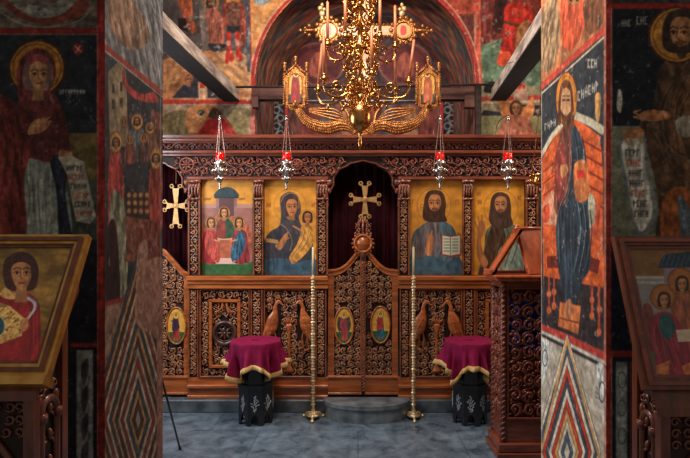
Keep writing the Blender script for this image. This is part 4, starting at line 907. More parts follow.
# curtains behind the openings
def curtain(px0, px1, label):
    a, b = X(px0), X(px1); n = 90; zt, zb = Z(158), Z(350)
    xs = np.linspace(a, b, n); y = 5.275+.022*np.sin(xs*62)+.012*np.sin(xs*133+1)+.008*np.sin(xs*31)
    mb = MB(); v = [(x, yy, z) for z in (zb, (zb+zt)/2, zt) for x, yy in zip(xs, y)]+[(x, yy+.006, z) for z in (zb, (zb+zt)/2, zt) for x, yy in zip(xs, y)]
    f = [(k*n+i, k*n+i+1, (k+1)*n+i+1, (k+1)*n+i) for k in range(2) for i in range(n-1)]; f += [tuple(j+3*n for j in q[::-1]) for q in f]
    f += [(i, 3*n+i, 3*n+i+1, i+1) for i in range(n-1)]+[(2*n+i+1, 5*n+i+1, 5*n+i, 2*n+i) for i in range(n-1)]
    mb.add(v, f); mb.tube([(a-.03, 5.278, zt-.004), (b+.03, 5.278, zt-.004)], .008, 6)
    o = mb.build('curtain', M['velvet'], smooth=True); return tag(o, label, 'curtain', 'curtains behind the door openings')
curtain(318, 408, 'dark maroon velvet curtain behind the royal doors, under the central arch')
curtain(108, 198, 'dark maroon velvet curtain behind the side door beside the left pier')
mb = MB(); cross_mesh(mb, 172, 205, 11.5, 20, 21, 5.16); mb.tube([(X(172), 5.16, Z(182)), (X(172), 5.165, Z(158))], .003, 5); mb.tube([(X(172), 5.165, Z(158.5)), (X(172), 5.278, Z(158.5))], .004, 5)
tag(mb.build('hanging_cross', M['cross_gold']), 'brass cross hanging before the curtain of the left side door', 'cross')

# icons in the screen ---------------------------------------------------------
def icon_panel(px0, px1, painter, label, group=None):
    a, b = X(px0), X(px1); z0, z1 = Z(275), Z(179.5)
    c = Canvas((a, 5.075, z0), (1, 0, 0), (0, 0, 1), b-a, z1-z0, .0034, (206, 152, 62)); painter(c)
    mb = MB(); mb.box(a, b, 5.077, 5.1, z0, z1); mb.cur = 1; c.put(mb, ICON_GAIN)
    return tag(mb.build('icon', [M['wood_dark'], M['icon']]), label, 'icon', group)
ICON_GAIN = 1.15
def trinity(c):
    c.rect(190, 170, 260, 226, (206, 140, 52), tex=(.12, 8, 8, 0)); c.rect(190, 207, 260, 280, (148, 98, 88), tex=(.15, 6, 6, 0)); c.rect(190, 262, 260, 280, (50, 90, 50), tex=(.2, 4, 4, 0))
    c.poly([(200, 204), (253, 204), (253, 208), (200, 208)], (170, 124, 110)); c.script(204, 198, 5, 2, (110, 70, 40), .5, 1.6); c.script(238, 198, 5, 2, (110, 70, 40), .5, 1.6)
    c.rect(216, 194, 237, 240, (140, 100, 96), tex=(.15, 4, 4, 0)); c.rect(219, 198, 234, 226, (92, 60, 62)); c.sm([(215, 197), (218, 190), (227, 187), (235, 190), (238, 197)], (44, 58, 62), tex=(.3, 1.5, 4, 0)); c.line([(215, 197.5), (238, 197.5)], 1.6, (38, 46, 50))
    c.rect(216, 228, 219, 262, (128, 84, 76)); 
    c.poly([(212, 258), (243, 258), (247, 264), (208, 264)], (212, 172, 160)); c.poly([(214, 236), (240, 236), (242, 258), (212, 258)], (170, 90, 64), tex=(.2, 4, 4, 0)); c.poly([(214, 234), (240, 234), (242, 240), (212, 240)], (206, 150, 110)); c.ell(227, 236, 2.5, 1.5, (120, 60, 40))
    # centre angel
    for s in (-1, 1): c.sm([(225+s*3, 220), (225+s*9, 216), (225+s*11, 224), (225+s*7, 236)], (164, 100, 60), tex=(.3, 2, 4, 0))
    c.sm([(219, 220), (229, 219), (234, 228), (234, 237), (217, 237)], (48, 74, 54), tex=(.4, 2, 6, .2)); c.sm([(219, 221), (224, 220), (226, 236), (217, 236)], (134, 56, 46), tex=(.3, 2, 6, 0)); c.halo(224, 213, 6, 6.6, (226, 176, 92)); c.face(224, 213.5, 4.4)
    for s, robe, mant in ((-1, (152, 44, 46), (172, 66, 56)), (1, (126, 44, 48), (44, 82, 104))):
        cx = 225+s*15
        c.sm([(cx+s*2, 228), (cx+s*9, 226), (cx+s*12, 240), (cx+s*10, 256)], (160, 84, 60), tex=(.4, 2, 5, 0))
        c.sm([(cx-6, 232), (cx+5, 231), (cx+8, 244), (cx+9, 262), (cx-7, 262), (cx-8, 246)], robe, tex=(.45, 2, 7, .1*s)); c.sm([(cx-s*1, 232), (cx+s*5, 236), (cx+s*4, 250), (cx-s*5, 262), (cx-s*9, 258), (cx-s*8, 246)], mant, tex=(.5, 2, 6, .2*s))
        c.folds([(cx-s*2, 236), (cx-s*4, 248), (cx-s*5, 260)], .7, (150, 180, 190) if s > 0 else (210, 120, 100), 3, 3, alpha=.6)
        c.line([(cx-s*4, 240), (cx-s*9, 241)], 1.6, (196, 130, 86)); c.halo(cx-s*1, 223, 6, 6.6, (226, 176, 92)); c.face(cx-s*1, 223.5, 4.4, look=-s*.1)
        c.line([(cx-s*5, 261), (cx-s*7, 263)], 1.3, (196, 130, 86))
    c.line([(253, 208), (253, 264)], 1.2, (120, 76, 60))
def mother(c):
    c.rect(260, 170, 320, 280, (208, 140, 50), tex=(.16, 9, 6, 0)); c.ring(290, 206, 16, 17, .6, (150, 100, 50), .7); c.script(267, 203, 2, 4, (130, 66, 36), .6, 2.4); c.script(312, 203, 2, 4, (130, 66, 36), .6, 2.4)
    c.sm([(280, 200), (284, 194), (291, 192), (298, 196), (300, 206), (299, 218), (303, 228), (312, 240), (315, 262), (316, 282), (262, 282), (264, 244), (270, 232), (279, 226), (281, 214)], (58, 56, 62), tex=(.35, 3, 9, .15))
    c.sm([(284, 206), (286, 198), (292, 196), (297, 200), (297, 212), (293, 220), (286, 217)], (150, 82, 54)); c.face(291.5, 208, 8.8, skin=(184, 118, 72), hair=(70, 52, 56), look=.06)
    c.sm([(282, 222), (292, 220), (300, 224), (303, 234), (292, 236), (284, 232)], (68, 62, 68), tex=(.3, 2, 6, .4)); c.line([(281, 202), (284, 196), (291, 193), (298, 197), (299, 208)], .9, (176, 130, 80), .8, smooth=True); c.line([(280, 224), (286, 228), (292, 240), (290, 250)], .9, (176, 130, 80), .7, smooth=True)
    c.sm([(264, 262), (280, 258), (300, 262), (316, 260), (316, 282), (262, 282)], (56, 84, 100), tex=(.3, 4, 5, 0)); c.folds([(268, 240), (272, 254), (276, 272)], .9, (100, 104, 120), 4, 6, alpha=.5, dark=(36, 36, 48))
    c.poly([(266, 238), (278, 240), (279, 244), (266, 242)], (170, 126, 76)); c.sm([(275, 246), (279, 242), (285, 234), (288, 236), (285, 244), (280, 250)], (184, 118, 74)); c.line([(284, 238), (288, 232)], 1.2, (184, 118, 74)); c.line([(283, 240), (289, 238)], 1.2, (184, 118, 74))
    c.sm([(302, 225), (311, 226), (314, 238), (309, 250), (296, 262), (289, 258), (296, 246), (300, 236)], (196, 136, 62), tex=(.35, 2, 6, .5)); c.folds([(308, 228), (304, 242), (294, 256)], .7, (240, 200, 120), 3, 3, alpha=.7, dark=(130, 76, 34)); c.line([(302, 231), (293, 226)], 1.6, (184, 118, 74))
    c.ring(307.5, 217, 7.2, 7.6, .6, (150, 100, 50), .8); c.face(307.5, 218, 5, skin=(176, 112, 68)); c.sm([(290, 258), (296, 262), (292, 264)], (176, 112, 68))
def teacher(c):
    c.rect(404, 170, 468, 280, (206, 138, 48), tex=(.16, 9, 6, 0)); c.ring(434, 206, 17, 18, .7, (150, 100, 50), .8); c.script(410, 200, 2, 4, (140, 70, 40), .6, 2.4); c.script(456, 200, 2, 4, (140, 70, 40), .6, 2.4)
    for dx, dy in ((-12, 0), (12, 0), (0, -14)): c.ring(434+dx, 206+dy, 1.6, 1.6, .6, (150, 90, 50))
    c.sm([(421, 226), (430, 221), (442, 221), (452, 226), (458, 240), (460, 260), (460, 282), (411, 282), (411, 250), (413, 234)], (74, 94, 102), tex=(.35, 3, 9, .2))
    c.sm([(424, 226), (430, 222), (438, 222), (440, 240), (434, 262), (424, 262), (414, 270), (412, 252), (414, 238)], (104, 92, 92), tex=(.4, 2.5, 9, .1)); c.folds([(448, 230), (452, 250), (440, 272)], 1, (128, 156, 166), 4, 6, alpha=.5, dark=(44, 60, 70)); c.folds([(420, 236), (419, 254), (424, 272)], .9, (150, 150, 150), 3, 5, alpha=.5, dark=(60, 52, 56))
    c.sm([(412, 262), (430, 256), (446, 262), (460, 258), (460, 282), (411, 282)], (64, 90, 104), tex=(.35, 4, 6, .3))
    c.sm([(424, 204), (427, 193), (435, 190), (443, 193), (446, 204), (445, 214), (447, 221), (440, 222), (430, 222), (423, 218)], (66, 40, 28), tex=(.3, 2, 8, 0)); c.face(434.5, 204.5, 10, skin=(188, 122, 74), hair=(66, 40, 28), beard=True); c.line([(434, 190.5), (434, 196)], .6, (120, 80, 50))
    c.sm([(425, 252), (428, 240), (431, 233), (434, 240), (432, 250), (429, 256)], (180, 116, 70)); c.line([(430, 242), (432, 231)], 1.4, (180, 116, 70)); c.line([(427, 244), (428, 235)], 1.4, (180, 116, 70))
    c.poly([(441, 234), (450, 236), (461, 234), (461, 256), (450, 257), (441, 255)], (160, 50, 44)); c.poly([(442.5, 235.5), (450.5, 237), (460, 235.5), (460, 254), (450.5, 255.5), (442.5, 254)], (206, 206, 176)); c.line([(450.5, 237), (450.5, 255)], .7, (110, 90, 70))
    for k in range(5):
        for x in (444, 452.5): c.line([(x, 239+k*3), (x+5.5, 239+k*3)], .9, (110, 112, 100))
def forerunner(c):
    c.rect(468, 170, 530, 280, (206, 138, 48), tex=(.16, 9, 6, 0)); c.ring(501, 208, 17, 18, .7, (150, 100, 50), .8); c.script(477, 192, 2, 4, (130, 70, 40), .6, 2.2); c.script(478, 200, 2, 4, (130, 70, 40), .6, 2.2); c.script(518, 196, 2, 4, (130, 70, 40), .6, 2.2)
    c.sm([(486, 232), (494, 224), (508, 223), (518, 228), (524, 240), (526, 282), (480, 282), (484, 250)], (84, 88, 66), tex=(.4, 3, 9, .2)); c.sm([(490, 230), (500, 224), (506, 240), (498, 262), (486, 282), (476, 282), (482, 262)], (70, 46, 34), tex=(.4, 2.5, 8, .2))
    c.sm([(498, 252), (512, 242), (522, 250), (524, 282), (496, 282)], (120, 134, 122), tex=(.35, 3, 8, .3)); c.folds([(512, 230), (508, 248), (500, 270)], .9, (130, 134, 110), 4, 6, alpha=.5, dark=(44, 44, 34))
    c.sm([(490, 208), (492, 198), (500, 193), (508, 197), (511, 206), (511, 216), (513, 224), (507, 228), (495, 228), (489, 220)], (66, 46, 38), tex=(.35, 2, 7, 0)); c.face(500.5, 206, 9.6, skin=(176, 116, 76), hair=(66, 46, 38), beard=True, look=-.05)
    c.sm([(478, 226), (481, 220), (484, 222), (485, 230), (481, 240), (483, 252), (488, 262), (484, 268), (477, 256), (477, 240)], (150, 96, 60)); c.line([(480, 226), (478, 217)], 1.3, (150, 96, 60)); c.line([(482, 224), (482, 215)], 1.3, (150, 96, 60)); c.line([(478, 230), (475, 222)], 1.2, (150, 96, 60))
icon_panel(201, 253, trinity, 'gold-ground icon of three haloed angels seated around a table below a blue-domed house', )
icon_panel(264, 316, mother, 'gold-ground icon of a woman in a dark veil holding a child in ochre')
icon_panel(410, 462.5, teacher, 'gold-ground icon of a bearded man in blue-grey holding an open book')
icon_panel(473, 525, forerunner, 'gold-ground icon of a long-haired bearded man raising his right hand, behind the carved lectern')

# ------------------------------------------------------------------ gilded crucifix, side panels and dragons on the screen
TOPZ = Z(134.5, 4.93)
def lyre_panel(pxc, s, label, robe):
    d = 5.06; k = d/F; cx = X(pxc, d); zb, zt = Z(104, d), Z(75, d); hw = 9.5*k
    root = empty('icon_finial', (cx, d, zb-.03), label, 'icon', 'gilded side panels of the crucifix')
    mb = MB(); outl = [(-hw*1.15, zb), (-hw*1.15, zt), (0, zt+10*k), (hw*1.15, zt), (hw*1.15, zb), (hw*.5, zb-6*k), (-hw*.5, zb-6*k)]
    mb.prism([(cx+a, b) for a, b in outl], d, d+.03); mb.build('panel_board', M['gilt'], root)
    mb = MB()
    for sx in (-1, 1):
        mb.tube([(cx+sx*hw*1.15, d-.004, zb-.01), (cx+sx*hw*1.15, d-.004, zt+.02)], .011, 7)
        for j in range(13): mb.ell((cx+sx*(hw*1.15+.008), d-.006, zb+(zt-zb)*j/12), (.014, .012, .009), 6, 4, sx*.5)
        mb.tube([(cx+sx*hw*1.15, d-.004, zt), (cx, d-.004, zt+10*k)], .010, 6)
        for j in range(5): mb.ell((cx+sx*hw*1.15*(1-j/5), d-.004, zt+.012+10*k*j/5), (.009, .01, .012), 6, 4)
    for sx in (-1, 0, 1):
        h = 10*k if sx == 0 else 4*k
        mb.lathe([(.008, 0), (.014, .012), (.007, .024), (.018, .04), (.02, .05), (.012, .062), (.02, .07), (.016, .085), (.003, .095)], (cx+sx*hw*1.15, d, zt+h-.004), 10)
    mb.tube([(cx+hw*.7*math.cos(t), d-.008, zt-.05+hw*.7*math.sin(t)) for t in np.linspace(0, PI, 12)], .006, 6)
    mb.tube([(cx-hw*.7, d-.008, zt-.05), (cx-hw*.7, d-.008, zb+.01), (cx+hw*.7, d-.008, zb+.01), (cx+hw*.7, d-.008, zt-.05)], .006, 6)
    for j in range(5): volute(mb, cx+(j-2)*hw*.45, zb-.02-.012*(2-abs(j-2)), .018, d-.002, 1 if j % 2 else -1, 0, .004, leaves=False)
    mb.build('gilded_frame', M['gilt'], root, smooth=True)
    c = Canvas((cx-hw*.72, d-.007, zb+.012), (1, 0, 0), (0, 0, 1), hw*1.44, zt-zb-.02+hw*.5, .0036, (220, 166, 84))
    c.mottle(.2, 3, 5); c.rect(pxc-8, 94, pxc+8, 106, (70, 84, 90), tex=(.3, 3, 3, 0))
    c.sm([(pxc-2, 76), (pxc+2, 76), (pxc+4, 84), (pxc+4, 102), (pxc-4, 102), (pxc-4, 84)], robe, tex=(.4, 2, 6, 0)); c.halo(pxc+s*.5, 74, 3.6, 3.8, (236, 190, 100)); c.ell(pxc+s*.5, 74, 1.7, 2.2, (120, 70, 50))
    mb = MB(); c.put(mb, 1.0, keep=lambda q: (q[:, 2] < zt-.05) | (np.hypot(q[:, 0]-cx, q[:, 2]-(zt-.05)) < hw*.7)); mb.build('painted_saint', M['icon'], root)
    return root
lyre_panel(295.5, 1, 'gilded pointed panel with a painted red-robed figure, left of the crucifix', (140, 46, 46))
lyre_panel(428, -1, 'gilded pointed panel with a faded painted figure, right of the crucifix', (176, 96, 66))
def dragon(s, label):
    d = 5.04; k = d/F
    q = lambda dx, y, dd=0: (X(362+s*dx, d), d+dd, Z(y, d))
    root = empty('gilded_dragon', (X(362+s*40, d), d, TOPZ), label, 'dragon carving', 'gilded dragons at the foot of the crucifix')
    pth = catmull([q(6, 133), q(12, 127), q(22, 125), q(34, 128), q(46, 126), q(56, 121), q(62, 113), q(65, 108)], 6)
    mb = MB(); mb.tube(pth, [.035, .052, .062, .064, .058, .048, .036, .026], 12, flat=(1, .7, 1))
    rs = np.interp(np.linspace(0, 1, len(pth)), np.linspace(0, 1, 8), [.035, .052, .062, .064, .058, .048, .036, .026])
    for i in range(1, len(pth)-1, 1):      # rows of scales
        tg = pth[i+1]-pth[i-1]; a = math.atan2(tg[2], tg[0]); n_ = np.array([-math.sin(a), 0, math.cos(a)])
        for j in (-.8, -.4, 0, .4, .8):
            p = pth[i]+n_*rs[i]*j*(.95)+np.array([0, -rs[i]*.68*math.sqrt(1-j*j*.8), 0])
            mb.ell(p, (.011, .008, .010), 6, 3, a)
    mb.build('scaly_body', M['gilt'], root, smooth=True)
    mb = MB()
    for j in range(4):     # folded wing ribs above the back
        mb.tube(catmull([q(14+j*1.5, 122-j*2, -.03), q(28, 120-j*3.2, -.035), q(42, 116-j*2.2, -.03), q(53, 112-j*1.0, -.02)], 6), [.004, .010, .010, .005], 6)
    mb.tube(catmull([q(12, 126, -.02), q(14, 114), q(20, 106), q(23, 100)], 5), [.02, .016, .011, .007], 8)
    mb.build('wing', M['gilt'], root, smooth=True)
    mb = MB(); mb.tube(catmull([q(64, 108), q(66.5, 104.5, -.03), q(65.5, 102, -.05)], 4), [.03, .033, .014], 9); mb.tube([q(66, 106, -.04), q(69.5, 106.5, -.05)], [.012, .006], 6)
    for e in (-1, 1): mb.ell(q(65+e*1.5, 103, -.055), (.006, .006, .006), 6, 4)
    mb.build('head', M['gilt'], root, smooth=True)
    return root
dragon(-1, 'gilded scaly dragon curving up to the left at the foot of the crucifix'); dragon(1, 'gilded scaly dragon curving up to the right at the foot of the crucifix')
# crucifix
d = 5.1; k = d/F; xm = X(364, d)
root = empty('crucifix', (xm, d, TOPZ), 'tall gilded crucifix with trefoil arms above the icon screen, behind the chandelier', 'cross')
mb = MB(); mb.box(xm-5.5*k, xm+5.5*k, d, d+.035, TOPZ-.0, Z(-30, d), .004); mb.box(X(329, d), X(402, d), d, d+.035, Z(36, d), Z(25, d), .004)
for s in (-1, 1):
    mb.disc((X(366+s*37.5, d), Z(30.5, d)), .11, .11, d-.004, d+.035, 20)
mb.box(xm-.17, xm+.17, d-.03, d+.06, TOPZ, TOPZ+.03, .004)
mb.build('cross_board', M['gilt'], root)
for s in (-1, 1):
    mb = MB()
    cx, cz = X(366+s*37.5, d), Z(30.5, d)
    for a in (PI/2, 0, -PI/2, PI):
        if (a == PI and s == 1) or (a == 0 and s == -1): continue
    for a in np.arange(14)*2*PI/14: mb.ell((cx+.122*math.cos(a), d-.004, cz+.122*math.sin(a)), (.025, .018, .025), 7, 5)
    mb.tube([(cx+.085*math.cos(t), d-.01, cz+.085*math.sin(t)) for t in np.arange(20)*2*PI/20], .009, 6, closed=True)
    # outer finial bud
    fx = cx+s*.13
    mb.tube([(fx, d, cz), (fx+s*.04, d, cz), (fx+s*.075, d, cz), (fx+s*.12, d, cz)], [.012, .02, .014, .02], 8)
    for a in (-1, 0, 1): mb.ell((fx+s*(.06 if a else .145), d, cz+a*.045), (.02, .016, .02), 7, 5)
    for a in (-1, 1): mb.ell((fx+s*.10, d, cz+a*.025), (.016, .014, .014), 7, 5)
    mb.build('arm_finial', M['gilt'], root, smooth=True)
mb = MB(); mb.box(xm-.066, xm+.066, d-.001, d+.01, Z(128, d), Z(-20, d)); mb.box(X(341, d), X(391, d), d-.0015, d+.01, Z(30.5, d)-.064, Z(30.5, d)+.064)
for t in np.linspace(0, 1, 15):
    for e in (-1, 1): mb.ell((X(341, d)+t*(X(391, d)-X(341, d)), d-.002, Z(30.5, d)+e*.058), (.014, .012, .011), 6, 4)
for t in np.linspace(0, 1, 26):
    for e in (-1, 1): mb.ell((xm+e*.06, d-.002, Z(128, d)+t*(Z(-20, d)-Z(128, d))), (.011, .012, .014), 6, 4)
mb.build('gilded_border', M['gilt'], root, smooth=True)
for s in (-1, 1):      # leafy rays in the angles of the cross
    mb = MB()
    bx, bz = X(362+s*40, d), Z(13, d)
    for (dx, dz, rx, rz, an) in ((0, -.05, .02, .035, .2), (0, 0, .032, .03, 0), (s*.02, .05, .026, .026, 0), (-s*.02, .04, .02, .02, 0), (0, .085, .018, .022, 0), (0, -.09, .012, .03, 0)): mb.ell((bx+dx, d+.01, bz+dz), (rx, .014, rz), 7, 5, an)
    mb.tube([(bx, d+.01, bz-.1), (X(362+s*33, d), d+.01, Z(24, d))], .01, 6)
    mb.build('leafy_ray', M['gilt_pale'], root, smooth=True)
c = Canvas((X(320, d), d-.0015, Z(118, d)), (1, 0, 0), (0, 0, 1), X(412, d)-X(320, d), Z(-6, d)-Z(118, d), .005, (200, 140, 80))
for s in (-1, 1): c.ell(366+s*37.5, 30.5, 6.5, 6.5, (214, 160, 90)); c.sm([(366+s*35, 26), (366+s*40, 27), (366+s*40, 34), (366+s*35, 35)], (196, 44, 34))
c.line([(336, 29), (350, 31), (364, 34), (380, 31), (394, 29)], 5, (214, 150, 116), smooth=True); c.sm([(357, 34), (371, 34), (370, 56), (372, 70), (369, 100), (359, 100), (356, 70), (358, 56)], (210, 146, 110), tex=(.2, 3, 6, 0))
c.sm([(356, 64), (372, 64), (373, 80), (355, 80)], (214, 200, 180), tex=(.3, 2, 4, .3)); c.halo(364, 24, 7, 7, (236, 190, 100)); c.face(364, 26, 4.5, beard=True)
kp = lambda q: ((abs(q[:, 0]-xm) < 4.6*k)) | ((abs(q[:, 2]-Z(30.5, d)) < 4.6*k)) | (np.hypot(q[:, 0]-X(328.5, d), q[:, 2]-Z(30.5, d)) < .068) | (np.hypot(q[:, 0]-X(403.5, d), q[:, 2]-Z(30.5, d)) < .068)
mb = MB(); c.O = c.O+np.array([0, -.004, 0]); c.put(mb, 1.0, keep=kp); mb.build('painted_figure', M['icon'], root)

# ------------------------------------------------------------------ chandelier
DC = 4.0; cx, cy = (360-CX)/F*DC, DC
zc = lambda py, dd=DC: EYE-(py-CY)/F*dd
ch = empty('chandelier', (cx, cy, zc(150)), 'ornate brass chandelier with curling arms hanging before the icon screen', 'chandelier')
prof = [(.004, 150), (.012, 146), (.016, 142), (.008, 138), (.014, 134), (.022, 131), (.05, 129), (.08, 124), (.088, 117), (.08, 110), (.05, 105), (.028, 103), (.04, 100), (.03, 96), (.016, 92), (.03, 88), (.04, 84), (.022, 80), (.014, 74), (.028, 70), (.034, 66), (.018, 62), (.02, 56), (.042, 51), (.048, 46), (.03, 41), (.014, 38), (.02, 30), (.034, 24), (.024, 18), (.014, 12), (.03, 4), (.04, -2), (.02, -8), (.01, -14), (.01, -60)]
mb = MB(); mb.lathe([(r, zc(p)-zc(150)) for r, p in prof], (cx, cy, zc(150)), 20); mb.build('stem', M['brass'], ch, smooth=True)
mb = MB(); mb.tube([(cx, cy, zc(-58)), (cx, cy, 4.7)], .006, 6)
for j in range(40):
    z = zc(-58)+j*.024
    if z < 4.7: mb.tube([(cx+(.012*math.cos(t) if j % 2 else 0), cy+(0 if j % 2 else .012*math.cos(t)), z+.015*math.sin(t)) for t in np.arange(8)*2*PI/8], .003, 4, closed=True)
mb.build('suspension_chain', M['brass'], ch)
mb = MB()
for tier, (zz, rr, n) in enumerate(((84, .11, 8), (64, .13, 8), (44, .14, 8), (22, .12, 8), (4, .12, 8), (100, .13, 8), (-14, .10, 8))):
    n = 6
    for j in range(n):      # openwork volutes standing around the stem
        a = j*2*PI/n+tier*.39; ca, sa = math.cos(a), math.sin(a); z0 = zc(zz)
        pts = []
        for i in range(18):
            t = i/17; u = t*2*PI*1.2; r_ = .05*(1-.72*t)
            pts.append((cx+ca*(rr*.62+r_*math.cos(u+PI)), cy+sa*(rr*.62+r_*math.cos(u+PI)), z0+r_*math.sin(u+PI)*1.25))
        mb.tube(pts, [.009, .008, .006], 6)
        if j % 2 == 0:
            px_, py_ = cx+ca*rr*1.1, cy+sa*rr*1.1
            mb.tube([(px_+.024*math.cos(t)*-sa, py_+.024*math.cos(t)*ca, z0+.026*math.sin(t)) for t in np.arange(14)*2*PI/14], .008, 6, closed=True); mb.ell((px_, py_, z0), (.013, .013, .013), 8, 5)
        mb.ell((cx+ca*rr*1.0, cy+sa*rr*1.0, z0-.055), (.014, .014, .022), 7, 5); mb.ell((cx+ca*rr*.9, cy+sa*rr*.9, z0+.06), (.012, .012, .016), 7, 5)
mb.build('openwork', M['brass'], ch, smooth=True)
arms = [(318, 90, 4.19, 44, 322), (324, 79, 3.90, 30, 323.5), (372, 74, 3.79, 28, 371.5), (395.5, 90, 4.19, 49, 395), (409, 82, 3.98, 40, 417-3), (327.5, 45, 4.06, 2, 327.5), (345.5, 37, 3.90, -8, 345), (380, 37, 3.90, -8, 380), (395.5, 47, 4.12, 6, 395)]
order = ['far left candle of the lower tier', 'second candle from the left on the lower tier', 'lower tier candle just right of the stem', 'fourth candle from the left on the lower tier', 'far right candle of the lower tier', 'far left candle of the upper tier', 'upper tier candle just left of the stem', 'upper tier candle just right of the stem', 'far right candle of the upper tier']
for i, (px, py, dd, pt, pxt) in enumerate(arms):
    p = P(px, py, dd); lower = i < 5; hub = np.array([cx, cy, zc(100 if lower else 52)])
    v = p-hub; hv = np.array([v[0], v[1], 0]); L = np.linalg.norm(hv); u = hv/L
    mb = MB(); zb_ = p[2]-.03
    mb.tube(catmull([hub+u*.02, hub+u*L*.3+(0, 0, .05), hub+u*L*.55+(0, 0, zb_-hub[2]-.09), hub+u*L*.88+(0, 0, zb_-hub[2]-.085), np.array([p[0], p[1], zb_-.03]), np.array([p[0], p[1], zb_])], 6), [.012, .010, .009, .008, .008], 8)
    sp = []
    for t in np.linspace(0, 1, 16):
        w_ = t*2*PI*1.3; r_ = .05*(1-.7*t); sp.append(hub+u*(L*.62+r_*math.cos(w_))+np.array([0, 0, zb_-hub[2]-.02+r_*math.sin(w_)]))
    mb.tube(sp, [.008, .005], 6)
    sp = []
    for t in np.linspace(0, 1, 14):
        w_ = t*2*PI*1.2; r_ = .036*(1-.7*t); sp.append(hub+u*(L*.3+r_*math.cos(w_+2))+np.array([0, 0, .09+r_*math.sin(w_+2)]))
    mb.tube(sp, [.007, .005], 6)
    for t in (.4, .75): mb.ell(hub+u*L*t+(0, 0, (zb_-hub[2])*t-.09), (.014, .014, .018), 7, 5)
    arm = mb.build('arm', M['brass'], ch, smooth=True)
    mb = MB(); mb.lathe([(.006, -.04), (.016, -.03), (.008, -.018), (.014, -.01), (.034, -.004), (.037, .003), (.02, .004), (.017, .03), (.019, .036), (.012, .036)], p, 14); mb.build('candle_cup', M['brass'], arm, smooth=True)
    tpt = P(pxt, pt, dd); q = p+np.array([0, 0, .006])
    mb = MB(); mb.tube([q, (q+tpt)/2, tpt], [.0125, .0115, .0095], 10); mb.tube([tpt, tpt+(0, 0, .012)], .0014, 4)
    o = mb.build('candle', M['wax'], smooth=True); tag(o, 'slender amber wax candle, '+order[i]+' of the chandelier', 'candle', 'candles on the chandelier')

M['chain'] = noisy('tarnished_chain', (150, 116, 104), (206, 176, 164), 30, 0.4, 0.6)
# ------------------------------------------------------------------ hanging oil lamps
def oil_lamp(px, dd, label, s=1.0, base=134):
    x = X(px, dd); zr = Z(157, dd); root = empty('hanging_oil_lamp', (x, dd, Z(190, dd)), label, 'oil lamp', 'red glass oil lamps before the icons')
    hz = Z(119, dd)
    mb = MB(); mb.tube(catmull([(x, 5.02, TOPZ+.004), (x, 4.95, TOPZ+.10), (x, 4.8, hz+.05), (x, dd, hz+.03), (x, dd, hz)], 5), .005, 6); mb.ell((x, dd, hz), (.014, .014, .014), 8, 6); mb.build('bracket', M['silver'], root, smooth=True)
    for j in range(3):
        a = PI/6+j*2*PI/3; e = np.array([x+.064*math.cos(a), dd+.064*math.sin(a), Z(173, dd)]); b = np.array([x+.006*math.cos(a), dd, hz])
        mb = MB(); mb.tube([b, e], .0018, 5)
        for t in np.linspace(.02, .98, 34): mb.ell(b+(e-b)*t, (.0034, .0034, .0055), 5, 3)
        mb.build('chain', M['chain'], root)
    mb = MB(); mb.lathe([(.020, Z(162, dd)-zr), (.034, Z(160, dd)-zr), (.038, Z(157, dd)-zr), (.037, Z(153, dd)-zr), (.030, Z(152.6, dd)-zr)], (x, dd, zr), 16); mb.build('red_glass_cup', M['red_glass'], root, smooth=True)
    mb = MB(); mb.lathe([(.003, -.0), (.010, .012), (.006, .03), (.012, .05), (.008, .062), (.022, .075), (.034, .09), (.036, .10), (.018, .112), (.026, .13), (.046, .15), (.062, .168), (.05, .182), (.026, .192), (.024, .205), (.038, .225), (.042, .245), (.032, .262), (.03, .272)], (x, dd, Z(190, dd)), 16)
    for j in range(6):
        a = j*PI/3+.2
        mb.ell((x+.058*math.cos(a), dd+.058*math.sin(a), Z(190, dd)+.172), (.013, .013, .018), 6, 4); mb.ell((x+.04*math.cos(a+.5), dd+.04*math.sin(a+.5), Z(190, dd)+.236), (.010, .010, .014), 6, 4); mb.ell((x+.034*math.cos(a), dd+.034*math.sin(a), Z(190, dd)+.10), (.009, .009, .012), 6, 4)
    mb.build('silver_body', M['silver'], root, smooth=True)
oil_lamp(220, 4.6, 'silver oil lamp with a red glass cup hanging before the three-angel icon')
oil_lamp(286.5, 4.6, 'silver oil lamp with a red glass cup hanging before the woman and child icon')
oil_lamp(440, 4.6, 'silver oil lamp with a red glass cup hanging before the icon with the open book')
oil_lamp(508, 4.6, 'silver oil lamp with a red glass cup hanging above the carved lectern')
# gilt lamp half hidden behind the right pier
x, dd = X(541, 4.3), 4.3; root = empty('gilt_hanging_lamp', (x, dd, Z(187, dd)), 'gilded openwork lamp on chains, partly behind the right pier', 'hanging lamp')
mb = MB(); mb.lathe([(.01, 0), (.05, .012), (.078, .03), (.082, .05), (.072, .07), (.084, .09), (.086, .105), (.06, .11), (.05, .10)], (x, dd, Z(187, dd)), 18)
for j in range(12): a = j*PI/6; mb.ell((x+.086*math.cos(a), dd+.086*math.sin(a), Z(187, dd)+.05+.04*(j % 2)), (.012, .012, .016), 6, 4)
mb.build('gilded_bowl', M['brass'], root, smooth=True)
for j in range(3):
    a = PI+j*2*PI/3; e = np.array([x+.08*math.cos(a), dd+.08*math.sin(a), Z(177, dd)]); b = np.array([x+.0, dd, Z(120, dd)+.2]); mb = MB(); mb.tube([b, e], .0028, 5)
    for t in np.linspace(.02, .98, 40): mb.ell(b+(e-b)*t, (.005, .005, .008), 5, 3)
    mb.build('chain', M['brass'], root)
mb = MB(); mb.tube([(x, dd, Z(120, dd)+.2), (x, dd, 3.2), (1.16+.16*.5, dd, 3.11)], .003, 5); mb.build('hanging_wire', M['iron'], root)

